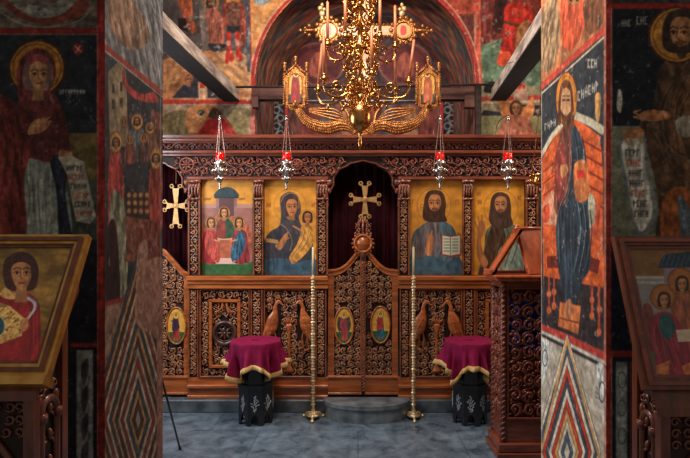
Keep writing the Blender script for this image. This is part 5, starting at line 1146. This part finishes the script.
# ------------------------------------------------------------------ standing candlesticks
def candlestick(px, label, lab2):
    dd = 4.80; x = (px-CX)/F*dd; root = empty('candlestick', (x, dd, 0), label, 'candlestick', 'tall brass candlesticks beside the royal doors')
    mb = MB(); mb.lathe([(.062, .03), (.06, .04), (.035, .052), (.022, .07), (.014, .1), (.012, .12)], (x, dd, 0), 16)
    mb.build('base', M['brass_pale'], root, smooth=True)
    for j in range(3):
        a = PI/2*0-PI/2+j*2*PI/3; u = np.array([math.cos(a), math.sin(a), 0]); c0 = np.array([x, dd, 0.])
        m2 = MB(); m2.tube(catmull([c0+u*.03+(0, 0, .05), c0+u*.065+(0, 0, .045), c0+u*.085+(0, 0, .014), c0+u*.105+(0, 0, .012)], 4), [.014, .013, .011, .012], 7); m2.ell(c0+u*.105+(0, 0, .013), (.018, .018, .013), 8, 5); m2.build('foot', M['brass_pale'], root, smooth=True)
    zt = Z(279, dd); prof = [(.010, .11)]; z = .12; j = 0
    while z < zt-.03:
        r1 = .024 if j % 4 == 0 else .0185; prof += [(.0125, z), (r1, z+.009), (r1, z+.017), (.0125, z+.026)]; z += .027; j += 1
    prof += [(.008, z), (.014, z+.006), (.024, z+.014), (.025, z+.02), (.013, z+.021), (.012, z+.045), (.008, z+.045)]
    mb = MB(); mb.lathe(prof, (x, dd, 0), 10); mb.build('beaded_pole', M['brass_pale'], root, smooth=True)
    mb = MB(); zz = z+.03; mb.tube([(x, dd, zz), (x, dd, Z(247, dd))], [.0105, .0095], 10); mb.tube([(x, dd, Z(247, dd)), (x, dd, Z(245.5, dd))], .0014, 4)
    tag(mb.build('candle', M['wax_pale'], smooth=True), lab2, 'candle', 'pale candles on the tall candlesticks')
M['brass_pale'] = noisy('polished_pale_brass', (214, 178, 124), (248, 224, 180), 30, 0.3, 0.55)
candlestick(313, 'tall beaded brass candlestick on the left of the royal doors', 'pale wax candle on the left tall candlestick')
candlestick(413.5, 'tall beaded brass candlestick on the right of the royal doors', 'pale wax candle on the right tall candlestick')

# ------------------------------------------------------------------ octagonal stands with velvet cloths
def taboret(px, dd, label, lab2, rot):
    x = (px-CX)/F*dd; H = .735; root = empty('octagonal_table', (x, dd, 0), label, 'table', 'black octagonal tables under velvet cloths')
    oc = lambda r: [(x+r*math.cos(PI/8+j*PI/4+rot), dd+r*math.sin(PI/8+j*PI/4+rot)) for j in range(8)]
    mb = MB(); mb.prism(oc(.222), H-.03, H-.008, 'z'); mb.build('table_top', M['black'], root)
    mb = MB(); mb.prism(oc(.145), .36, H-.03, 'z'); mb.build('upper_body', M['black'], root)
    mb = MB(); mb.prism(oc(.172), .335, .36, 'z'); mb.prism(oc(.162), .30, .335, 'z'); mb.build('middle_shelf', M['black'], root)
    mb = MB(); r = .162; pts = oc(r)
    for j in range(8):       # side boards with a pointed arch cut between the feet
        a, b = np.array(pts[j]), np.array(pts[(j+1) % 8]); L = np.linalg.norm(b-a); u = (b-a)/L; n_ = np.array([u[1], -u[0]])
        prof = [(0, 0), (.028, 0), (.03, .05), (.042, .085), (L/2, .11), (L-.042, .085), (L-.03, .05), (L-.028, 0), (L, 0), (L, .30), (0, .30)]
        v = [(a[0]+u[0]*s, a[1]+u[1]*s, z) for s, z in prof]+[(a[0]+u[0]*s-n_[0]*.015, a[1]+u[1]*s-n_[1]*.015, z) for s, z in prof]
        n = len(prof); mb.add(v, [tuple(range(n)), tuple(range(2*n-1, n-1, -1))]+[(i, i+n, (i+1) % n+n, (i+1) % n) for i in range(n)])
    mb.build('arched_body', M['black'], root)
    for j in range(8):      # mother-of-pearl sprays on each face
        a, b = np.array(pts[j]), np.array(pts[(j+1) % 8]); m_ = (a+b)/2; u = (b-a)/np.linalg.norm(b-a); n_ = np.array([u[1], -u[0]])
        out = m_-np.array([x, dd]); out /= np.linalg.norm(out)
        P3 = lambda s, z: (m_[0]+u[0]*s+out[0]*.002, m_[1]+u[1]*s+out[1]*.002, z)
        rr = random.Random(j+int(px)); mb = MB()
        mb.tube(catmull([P3(-.01, .13), P3(.012, .17), P3(-.008, .21), P3(.01, .255)], 4), .0022, 4)
        for t in range(22):
            z = .13+t*.0062; s = (1-abs(z-.195)/.085)*rr.uniform(-.042, .042); mb.tube([P3(s*.3, z-.01), P3(s, z+rr.uniform(0, .012))], .0022, 4); mb.ell(P3(s, z+.006), (.0055, .0055, .0075), 6, 3)
        mb.build('pearl_inlay', M['pearl'], root)
    # velvet cloth: square cloth over the octagonal top, corners hanging low
    nt = 240; r0 = .236; hs = .452; rot2 = rot*.6
    def Rsq(th): return min(hs/max(abs(math.cos(th-rot2)), abs(math.sin(th-rot2))), hs*1.33)
    def roct(th): return r0*math.cos(PI/8)/math.cos(((th-rot-PI/8) % (PI/4))-PI/8)
    def pt(th, g, off=0.0):      # g < 0: on the flat top, g in 0..1: down the hanging part
        ro0 = roct(th)
        if g < 0: return (x+ro0*(1+g)*math.cos(th), dd+ro0*(1+g)*math.sin(th), H+.004+off)
        h = g*(Rsq(th)-r0); t = h/.24
        fold = .40*math.cos((th-rot2)*4)+.22*math.sin(th*9+px)+.30*math.sin(th*16+px*.7)+.16*math.sin(th*25)
        ro = ro0+.006*(1-math.exp(-h/.012))+h*(.05+.46*fold*min(1, t*1.3))
        yy_ = dd+(ro+off)*math.sin(th)
        if yy_ > 4.955: yy_ = 4.955+(yy_-4.955)*.12      # the back hangs flat against the screen
        return (x+(ro+off)*math.cos(th), yy_, H+.004-h*.985+(off if g == 0 else 0))
    ths = np.arange(nt)*2*PI/nt; fs = [-.995, -.6, -.3, -.08, -.02, 0, .015, .04]+list(np.linspace(.08, 1, 22)); m = len(fs)
    v = [pt(t, f) for f in fs for t in ths]
    quads = [(i*nt+j, i*nt+(j+1) % nt, (i+1)*nt+(j+1) % nt, (i+1)*nt+j) for i in range(m-1) for j in range(nt)]
    mb = MB(); vi = [pt(t, f, -.004) for f in fs for t in ths]
    mb.add(v+vi, quads+[tuple(a+nt*m for a in q[::-1]) for q in quads]+[((m-1)*nt+j, (m-1)*nt+(j+1) % nt, (2*m-1)*nt+(j+1) % nt, (2*m-1)*nt+j) for j in range(nt)]+[tuple(range(nt)), tuple(nt*m+j for j in range(nt-1, -1, -1))])
    cl = mb.build('velvet_cloth', M['cloth'], smooth=True); tag(cl, lab2, 'tablecloth', 'purple cloths on the octagonal tables')
    mb = MB(); 
    for (f0, f1) in ((.0, 1),):
        a = []
        for t in ths:
            g = 1-.040/(Rsq(t)-r0)
            a.append([pt(t, g, .006), pt(t, 1.0, .008), pt(t, 1.02, .0), pt(t, 1.0, -.007), pt(t, g, -.007)])
        a = np.array(a).transpose(1, 0, 2).reshape(-1, 3)
        mb.add(a, [(i*nt+j, i*nt+(j+1) % nt, ((i+1) % 5)*nt+(j+1) % nt, ((i+1) % 5)*nt+j) for i in range(5) for j in range(nt)])
    mb.build('gold_trim', M['fringe'], cl, smooth=True)
taboret(256, 4.745, 'black octagonal table with pearl inlay on the left, near the candlestick', 'purple velvet cloth with gold trim over the left octagonal table', .12)
taboret(469.5, 4.745, 'black octagonal table with pearl inlay on the right, beside the carved lectern', 'purple velvet cloth with gold trim over the right octagonal table', -.12)

# ------------------------------------------------------------------ carved lectern in the nave and the folding book rest on it
YL = 3.92; xl, xr = 1.075, 1.62; yb = 4.24; zt = 1.385
root = empty('carved_lectern', ((xl+xr)/2, (YL+yb)/2, 0), 'reddish carved walnut lectern stand beside the right pier, blue cloth showing through', 'lectern')
mb = MB(); mb.box(xl-.03, xr+.03, YL-.03, yb+.02, 0, .05, .006); mb.box(xl-.015, xr+.015, YL-.015, yb+.01, .05, .12, .01); mb.build('plinth', M['wood_red'], root)
mb = MB(); mb.box(xl-.05, xr+.05, YL-.05, yb+.03, zt-.02, zt, .005); mb.box(xl-.03, xr+.03, YL-.03, yb+.02, zt-.045, zt-.02, .006); mb.build('top_board', M['wood_book'], root)
for (px_, py_) in ((xl, YL), (xr-.05, YL), (xl, yb-.05), (xr-.05, yb-.05)):
    mb = MB(); mb.box(px_+.006, px_+.044, py_+.006, py_+.044, .12, zt-.045)
    for s in range(2):
        t = np.linspace(0, 1, 130); mb.tube(np.stack([px_+.025+.017*np.cos(s*PI+t*2*PI*15), py_+.025+.017*np.sin(s*PI+t*2*PI*15), .13+t*(zt-.19)], -1), .011, 6)
    mb.build('post', M['wood_red'], root, smooth=True)
def facet(mb, ox, oy, ux, uy, w_, z0, z1, seed):
    sub = MB(); field(sub, .012, w_-.012, z0+.012, z1-.012, 0, .105, None, .0105, True)
    nx, ny = uy, -ux
    for vv, ff in zip(sub.v, [0]*len(sub.v)): pass
    Vv = np.concatenate(sub.v); W = np.stack([ox+ux*Vv[:, 0]-nx*Vv[:, 1], oy+uy*Vv[:, 0]-ny*Vv[:, 1], Vv[:, 2]], -1)
    mb.add(W, sub.f)
z0, z1 = .30, zt-.10
mb = MB(); facet(mb, xl+.05, YL+.02, 1, 0, xr-xl-.10, z0, z1, 1); mb.build('pierced_front_panel', M['wood_red'], root, smooth=True)
mb = MB(); facet(mb, xl+.02, yb-.05, 0, -1, yb-YL-.10, z0, z1, 1); mb.build('pierced_side_panel', M['wood_red'], root, smooth=True)
mb = MB(); mb.box(xl+.045, xr-.045, YL+.015, YL+.04, .12, z0, .004); mb.box(xl+.045, xr-.045, YL+.015, YL+.04, z1, zt-.045, .004); mb.box(xl+.015, xl+.04, YL+.045, yb-.045, .12, z0, .004); mb.box(xl+.015, xl+.04, YL+.045, yb-.045, z1, zt-.045, .004)
mb.box(xr-.04, xr-.015, YL+.045, yb-.045, .12, zt-.045, .004); mb.box(xl+.045, xr-.045, yb-.03, yb-.012, .12, zt-.045, .004)
for b0, b1 in ((xl+.05, xl+.064), (xr-.064, xr-.05)): mb.box(b0, b1, YL+.01, YL+.035, z0, z1, .003)
mb.build('panel_boards', M['wood_red'], root)
mb = MB()
for (z, w_) in ((z0, 1), (z1, 1)): mb.tube([(xl+.05, YL+.012, z), (xr-.05, YL+.012, z)], .009, 6)
mb.build('bead_moulding', M['wood_red'], root)
xs = np.linspace(xl+.08, xr-.08, 30); mb = MB(); yy = YL+.075+.012*np.sin(xs*60)
v = [(a, b, z) for z in (.80, .98, 1.17) for a, b in zip(xs, yy)]+[(a, b+.006, z) for z in (.80, .98, 1.17) for a, b in zip(xs, yy)]; n = 30
f = [(q*n+i, q*n+i+1, (q+1)*n+i+1, (q+1)*n+i) for q in range(2) for i in range(n-1)]; f += [tuple(a+3*n for a in q[::-1]) for q in f]+[(2*n+i, 2*n+i+1, 5*n+i+1, 5*n+i) for i in range(n-1)]
mb.add(v, f); mb.box(xs[0]-.02, xs[-1]+.02, YL+.06, YL+.095, 1.165, 1.18); mb.build('blue_lining', M['blue_cloth'], root, smooth=False)
# book rest: two boards leaning together, seen end on
xa, xk, xb = 1.02, 1.25, 1.48; za, zk = zt, Z(229, 4.0)+.0
root = empty('book_rest', (xk, 4.05, zt), 'orange wood folding book rest open like a tent on top of the carved lectern', 'book rest', )
y0, y1 = 3.93, 4.22
mb = MB()
def leaf(xb_, side):
    out = MB(); t = .022*side
    a = np.array([xb_, y0, zt+.006]); b = np.array([xk-side*.006, y0, zk]); L = np.array([0, y1-y0, 0])
    n_ = np.array([(b-a)[2], 0, -(b-a)[0]]); n_ = n_/np.linalg.norm(n_)*.02
    if side > 0: n_ = -n_
    w_ = .04   # frame: rails and stiles round a thinner board
    out.hexa(a, a+L, b+L, b, n_*.5)
    out.hexa(a, a+L, a+L+(b-a)*.12, a+(b-a)*.12, n_); out.hexa(b-(b-a)*.12, b+L-(b-a)*.12, b+L, b, n_)
    out.hexa(a, a+(0, w_, 0), b+(0, w_, 0), b, n_); out.hexa(a+L-(0, w_, 0), a+L, b+L, b+L-(0, w_, 0), n_)
    return out
xk = P(516, 228, 4.05)[0]; y0, y1 = 3.95, 4.14
leaf(xa, -1).build('sloping_board', M['wood_book'], root)
TL, TR, BR, BL = P(517, 229, 4.05), P(543, 229, 4.18), P(552, 271, 4.06), P(529, 274, 3.92)
BR[2] = BL[2] = zt+.004
n_ = np.cross(TR-TL, BL-TL); n_ = n_/np.linalg.norm(n_)*.02
mb = MB(); mb.hexa(BL, BR, TR, TL, -n_*.5); mx = lambda a, b, t: a+(b-a)*t
for q in ((BL, BR, mx(BR, TR, .14), mx(BL, TL, .14)), (TL, TR, mx(TR, BR, .14), mx(TL, BL, .14)), (BL, mx(BL, BR, .16), mx(TL, TR, .16), TL), (BR, mx(BR, BL, .16), mx(TR, TL, .16), TR)): mb.hexa(*q, n_)
mb.build('reading_board', M['wood_book'], root)
mb = MB(); mb.tube([TL+(-.02, -.02, .004), TR+(.005, .0, .004)], .014, 10); mb.build('hinge_rail', M['wood_book'], root, smooth=True)
mb = MB(); mb.ell(TL+(0, 0, .022), (.018, .018, .016), 10, 6); mb.build('knob', M['wood_book'], root, smooth=True)
mb = MB(); mb.box(xa-.02, xa+.0, y0, y1, zt+.002, zt+.04, .003); mb.build('book_ledge', M['wood_book'], root)
mb = MB(); mb.tube([(xa+.06, 4.1, zt+.014), (BR[0]-.02, 4.1, zt+.014)], .012, 8); mb.build('cross_stay', M['wood_book'], root)

# ------------------------------------------------------------------ foreground icon stands and icons
def front_stand(s, yf, ybk, xe, ztf, ztb, label):
    # s=-1 left, +1 right; xe inner side; box runs outward
    xo = xe+s*.60; a, b = sorted((xe, xo))
    root = empty('icon_stand', ((a+b)/2, (yf+ybk)/2, 0), label, 'icon stand', 'carved stands under the foreground icons')
    t = .035
    mb = MB(); mb.box(a-.03, b+.03, yf-.03, ybk+.02, 0, .09, .01); mb.build('plinth', M['wood_fg'], root)
    mb = MB()   # sloped top
    mb.prism([(yf-.035, ztf-.03), (ybk+.02, ztb-.03), (ybk+.02, ztb), (yf-.035, ztf)], a-.03, b+.03, 'x'); mb.build('sloping_top', M['wood_fg'], root)
    for px_ in (a, b-t):
        for (py_, zz) in ((yf, ztf-.03), (ybk-t, ztb-.045)): MB().box(px_, px_+t, py_, py_+t, .09, zz, .004).build('corner_post', M['wood_fg'], root)
    MB().box(a+t, b-t, yf+.02, yf+.03, .09, ztf-.03).build('backing_board', M['wood_dark'], root); MB().box(a+t, b-t, ybk-.02, ybk-.01, .09, ztb-.05).build('backing_board', M['wood_dark'], root)
    for px_ in ((a+.018, a+.026), (b-.026, b-.018)): MB().prism([(yf+t, .09), (ybk-t, .09), (ybk-t, ztb-.05), (yf+t, ztf-.03)], px_[0], px_[1], 'x').build('backing_board', M['wood_dark'], root)
    # arcade: arched moulding, columns and carving on the front and the inner side
    def arcade(P3, W, zt_, n, name):
        mb = MB(); w_ = W/n; zs = zt_-w_*.5-.06
        for j in range(n):
            c0 = w_*(j+.5); r_ = w_*.5-.02
            for k_, rt in ((1, .012), (.82, .008)):
                pts = [(c0-r_*k_, .35), (c0-r_*k_, zs)]+[(c0-r_*k_*math.cos(t_), zs+r_*k_*math.sin(t_)) for t_ in np.linspace(0, PI, 14)[1:-1]]+[(c0+r_*k_, zs), (c0+r_*k_, .35)]
                mb.tube([P3(u, z, .008) for u, z in pts], rt, 7)
            mb.tube([P3(c0-r_, zs-.03, .012), P3(c0-r_, zs, .012)], .018, 8); mb.tube([P3(c0+r_, zs-.03, .012), P3(c0+r_, zs, .012)], .018, 8)
            for d_ in (0, 1, 2, 3, 4, 5):   # spray of leaves inside the arch
                zc_ = zs+.04-d_*.09
                for e in (-1, 1):
                    sp = [P3(c0+e*(.012+.03*math.sin(t_*3)), zc_+.04*math.cos(t_*3.6)*1.0, .006) for t_ in np.linspace(0, 1, 8)]; mb.tube(sp, [.007, .004], 5)
                    mb.ell(P3(c0+e*.05, zc_, .006), (.016, .008, .024) if name == 'front_arcade' else (.008, .016, .024), 6, 4)
                mb.ell(P3(c0, zc_-.03, .01), (.012, .012, .02), 6, 4)
        mb.build(name, M['wood_fg'], root, smooth=True)
        mb = MB(); rr_ = random.Random(5)
        for j in range(int(W/.045)+1):
            for i2 in range(3):
                u = min(W-.02, .02+j*.045+rr_.uniform(-.01, .01)); z = zt_-.035-i2*.042
                cj = w_*(int(min(u, W-.001)/w_)+.5); 
                if (u-cj)**2+(z-zs)**2 < (w_*.5-.005)**2: continue
                sp = [P3(u+.018*(1-.6*t_)*math.cos(t_*7+j), z+.018*(1-.6*t_)*math.sin(t_*7+j), .006) for t_ in np.linspace(0, 1, 9)]; mb.tube(sp, [.0065, .004], 5)
        mb.build(name.replace('arcade', 'carving'), M['wood_fg'], root, smooth=True)
    arcade(lambda u, z, o: (a+t+u, yf+.02-o, z), b-a-2*t, ztf-.03, 1, 'front_arcade')
    xi = xe-s*0; arcade(lambda u, z, o: (xe+s*(.018-o), yf+t+u, z), ybk-yf-2*t, ztf+.02, 1, 'side_arcade')
    for r0_, r1_ in ((ztf-.045, ztf-.03), (.09, .14)): MB().box(a+t, b-t, yf, yf+.025, r0_, r1_, .003).build('rail', M['wood_fg'], root)
    return root
def front_icon(s, top, bot, xe, wdt, label, paint, frame_mat, lip):
    # plane from bottom edge (y,z) to top edge (y,z); U runs +x
    (yt, zt_), (yb_, zb_) = top, bot; Vv = np.array([0, yt-yb_, zt_-zb_]); Lh = np.linalg.norm(Vv); Vv = Vv/Lh
    xo = xe+s*wdt; a, b = sorted((xe, xo)); N = np.cross((1, 0, 0), Vv)   # towards viewer: -y, +z
    if N[1] > 0: N = -N
    O = np.array([a, yb_, zb_]); fr = .052
    pt = lambda u, v, n: O+np.array([u, 0, 0])+Vv*v+N*n
    W = b-a
    def slab(mb, u0, u1, v0, v1, n0, n1): mb.hexa(pt(u0, v0, n0), pt(u1, v0, n0), pt(u1, v1, n0), pt(u0, v1, n0), N*(n1-n0))
    c = Canvas(pt(fr, fr, .0005), (1, 0, 0), Vv, W-2*fr, Lh-2*fr, .0022, (190, 140, 60)); c.s = yb_/F*1.08; paint(c)
    mb = MB(); slab(mb, .01, W-.01, .01, Lh-.01, -.02, -.001); mb.cur = 1; c.put(mb, FG_GAIN*(1.4 if s < 0 else 1))
    root = mb.build('framed_icon', [M['wood_dark'], M['icon']]); ro = ORG[root.name]
    tag(root, label, 'icon', 'large framed icons on the foreground stands')
    mb = MB()
    for (k0, k1, n1, mi) in ((0, .014, .012, 0), (.014, .028, .021, 1), (.028, .040, .014, 0), (.040, fr, .007, 1)):
        mb.cur = mi
        for q in (((k0, k0), (W-k0, k0), (W-k1, k1), (k1, k1)), ((W-k0, k0), (W-k0, Lh-k0), (W-k1, Lh-k1), (W-k1, k1)), ((W-k0, Lh-k0), (k0, Lh-k0), (k1, Lh-k1), (W-k1, Lh-k1)), ((k0, Lh-k0), (k0, k0), (k1, k1), (k1, Lh-k1))):
            mb.hexa(*[pt(u, v, -.018) for u, v in q], N*(n1+.018))
    mb.build('frame', frame_mat, root)
    if lip:
        mb = MB(); slab(mb, -.006, W+.006, -.03, -.002, -.03, .03); mb.build('bottom_ledge', M['gold_frame'], root)
        mb = MB(); mb.hexa(pt(-.012, -.001, -.012), pt(W*0+.0, -.001, -.012), pt(.0, .03, -.012), pt(-.012, .03, -.012), N*.02)
    return root
FG_GAIN = 1.15
def young_saint(c):
    c.rect(-200, 225, 100, 400, (140, 104, 46), tex=(.4, 16, 7, -.2)); c.line([(40, 240), (72, 300), (60, 380)], .8, (120, 84, 40), .5); c.ring(21, 280, 30, 32, .8, (120, 84, 40), .6)
    c.script(51, 255, 2, 7, (120, 60, 36), .8, 4); c.script(51, 268, 2, 7, (120, 60, 36), .8, 4)
    c.sm([(-30, 300), (-8, 296), (8, 292), (18, 290), (30, 294), (39, 304), (41, 330), (41, 372), (30, 372), (-60, 372), (-60, 310)], (150, 36, 40), tex=(.28, 5, 16, 0)); c.folds([(34, 306), (35, 330), (33, 360)], 1, (190, 70, 66), 3, 5, alpha=.6, dark=(90, 20, 26)); 
    c.poly([(-40, 308), (-2, 302), (10, 306), (24, 318), (22, 336), (0, 344), (-40, 346)], (206, 160, 90), tex=(.5, 2.2, 2.2, .6)); 
    for k in range(9): c.ell(-14+k*4.2, 312+(k % 3)*9, 1.1, 1.1, (120, 40, 40))
    c.ell(-2, 326, 7, 10, (40, 84, 96)); c.ring(-2, 326, 7, 10, 1.2, (206, 176, 130)); c.line([(24, 297), (33, 301), (35, 308), (28, 318), (24, 322)], 3, (196, 190, 190), smooth=True); c.line([(28, 296), (36, 302), (36, 309)], 1, (100, 110, 150), smooth=True)
    c.sm([(20, 324), (24, 318), (28, 320), (28, 328), (22, 332)], (190, 126, 80)); c.line([(26, 322), (30, 312)], 1.3, (190, 126, 80))
    c.sm([(0, 292), (12, 284), (22, 284), (26, 292), (16, 299), (4, 298)], (206, 160, 90), tex=(.3, 2, 2, 0)); c.poly([(10, 280), (22, 280), (22, 294), (10, 292)], (150, 92, 58))
    c.face(21, 275, 16, skin=(200, 134, 86), hair=(70, 36, 28), look=.04)
    c.sm([(3, 276), (4, 262), (12, 254), (22, 252), (32, 256), (38, 266), (38, 278), (34, 284), (31, 274), (30, 266), (22, 262), (13, 265), (10, 276), (9, 284), (5, 282)], (66, 34, 28), tex=(.4, 2.5, 2.5, .4))
    c.mottle(.12, 3, 3)
def angels_icon(c):
    c.rect(600, 230, 800, 420, (120, 84, 50), tex=(.12, 9, 9, 0)); c.rect(600, 230, 800, 277, (134, 92, 48), tex=(.12, 9, 9, 0)); c.rect(620, 277, 800, 330, (140, 132, 128), tex=(.08, 9, 9, 0)); c.rect(620, 276, 800, 279, (176, 168, 160)); c.rect(624, 281, 800, 284, (170, 162, 156)); c.rect(624, 330, 800, 345, (120, 84, 70)); c.poly([(630, 345), (800, 345), (800, 400), (630, 400)], (54, 110, 60), tex=(.15, 5, 5, 0)); c.poly([(646, 372), (800, 366), (800, 400), (646, 400)], (176, 146, 136)); 
    c.rect(664, 268, 800, 290, (140, 120, 130)); c.sm([(659, 266), (664, 256), (676, 253), (720, 250), (760, 256), (760, 268), (720, 266), (664, 268)], (36, 56, 68), tex=(.3, 2, 3, 0))
    for k in range(8): c.line([(661+k*5, 266), (665+k*5, 255)], .8, (90, 120, 130), .6)
    c.sm([(672, 284), (690, 278), (706, 300), (704, 350), (680, 350), (672, 320)], (150, 84, 56), tex=(.35, 3, 9, 0))
    c.sm([(642, 312), (646, 303), (652, 308), (656, 330), (654, 352), (646, 340)], (120, 60, 46), tex=(.4, 2, 6, 0)); c.sm([(650, 322), (660, 312), (672, 314), (684, 330), (690, 350), (688, 378), (660, 380), (654, 350)], (146, 46, 60), tex=(.35, 3, 12, .1)); c.folds([(662, 318), (664, 340), (672, 372)], 1, (196, 104, 110), 4, 6, alpha=.5, dark=(80, 24, 36))
    c.sm([(660, 316), (668, 314), (676, 328), (668, 340), (660, 330)], (44, 84, 84), tex=(.3, 2, 5, 0)); c.poly([(676, 330), (800, 322), (800, 336), (678, 342)], (206, 180, 150)); c.poly([(656, 366), (670, 360), (668, 384), (658, 384)], (190, 110, 60), tex=(.3, 3, 3, 0)); c.poly([(682, 366), (696, 360), (700, 384), (686, 384)], (206, 110, 60), tex=(.3, 3, 3, 0))
    c.halo(663, 297, 12.5, 12.5, (170, 106, 50)); c.face(664, 301, 6.4, skin=(186, 124, 84), look=.05); c.halo(681, 281, 13, 13, (170, 106, 50)); c.face(682, 285, 6.6, skin=(186, 124, 84), look=-.05)
    c.mottle(.1, 3, 3)
front_icon(-1, (1.94, 1.665), (1.68, 1.207), -1.0, .60, 'framed icon of a young curly-haired martyr in red on the left stand', young_saint, [M['gold_frame'], M['frame_red']] if 'frame_red' in M else [M['gold_frame'], M['wood_fg']], True)
front_icon(1, (2.04, 1.662), (1.82, 1.125), 1.0, .62, 'dark-framed icon of haloed figures at a table on the right stand', angels_icon, [M['wood_fg'], M['wood_red']], False)
front_stand(-1, 1.70, 1.90, -1.06, 1.165, 1.49, 'carved walnut stand under the red martyr icon, in front of the left pier')
front_stand(1, 1.83, 2.02, 1.065, 1.07, 1.47, 'carved walnut stand under the dark-framed icon, in front of the right pier')

# thin dark leg of a folding stand near the left pier
p0, p1 = P(164, 412, 3.55), P(180, 450, 4.08); p1[2] = .008
apex = np.array([p0[0]-.13, 3.75, .86])
root = empty('folding_stand', (apex[0], apex[1], 0), 'thin black folding stand mostly behind the left pier, one leg showing', 'stand')
foot = P(180, 450, 4.085); foot[2] = .01
for a in (0, 1.75, 3.0):
    v = foot-np.array([apex[0], apex[1], 0.01]); r_ = math.hypot(v[0], v[1]); a0 = math.atan2(v[1], v[0])+a
    e = np.array([apex[0]+r_*math.cos(a0), apex[1]+r_*math.sin(a0), .01]); m_ = MB(); m_.tube([(apex[0], apex[1], .80), e], .008, 8); m_.ell(e+(0, 0, .003), (.014, .014, .012), 8, 5); m_.build('leg', M['iron_black'] if 'iron_black' in M else M['black'], root, smooth=True)
mb = MB(); mb.tube(catmull([(apex[0], apex[1], .60), (apex[0], apex[1], 1.1), (apex[0]-.08, apex[1]+.02, 1.25)], 4), .009, 8); mb.build('pole', M['black'], root, smooth=True)
mb = MB(); mb.tube([(apex[0], apex[1], .77), (apex[0], apex[1], .83)], .02, 10); mb.build('collar', M['black'], root, smooth=True)
mb = MB(); mb.hexa((apex[0]-.30, 3.74, 1.2), (apex[0]-.03, 3.74, 1.2), (apex[0]-.03, 3.85, 1.42), (apex[0]-.30, 3.85, 1.42), (0, .008, -.004)); mb.build('rest', M['black'], root)
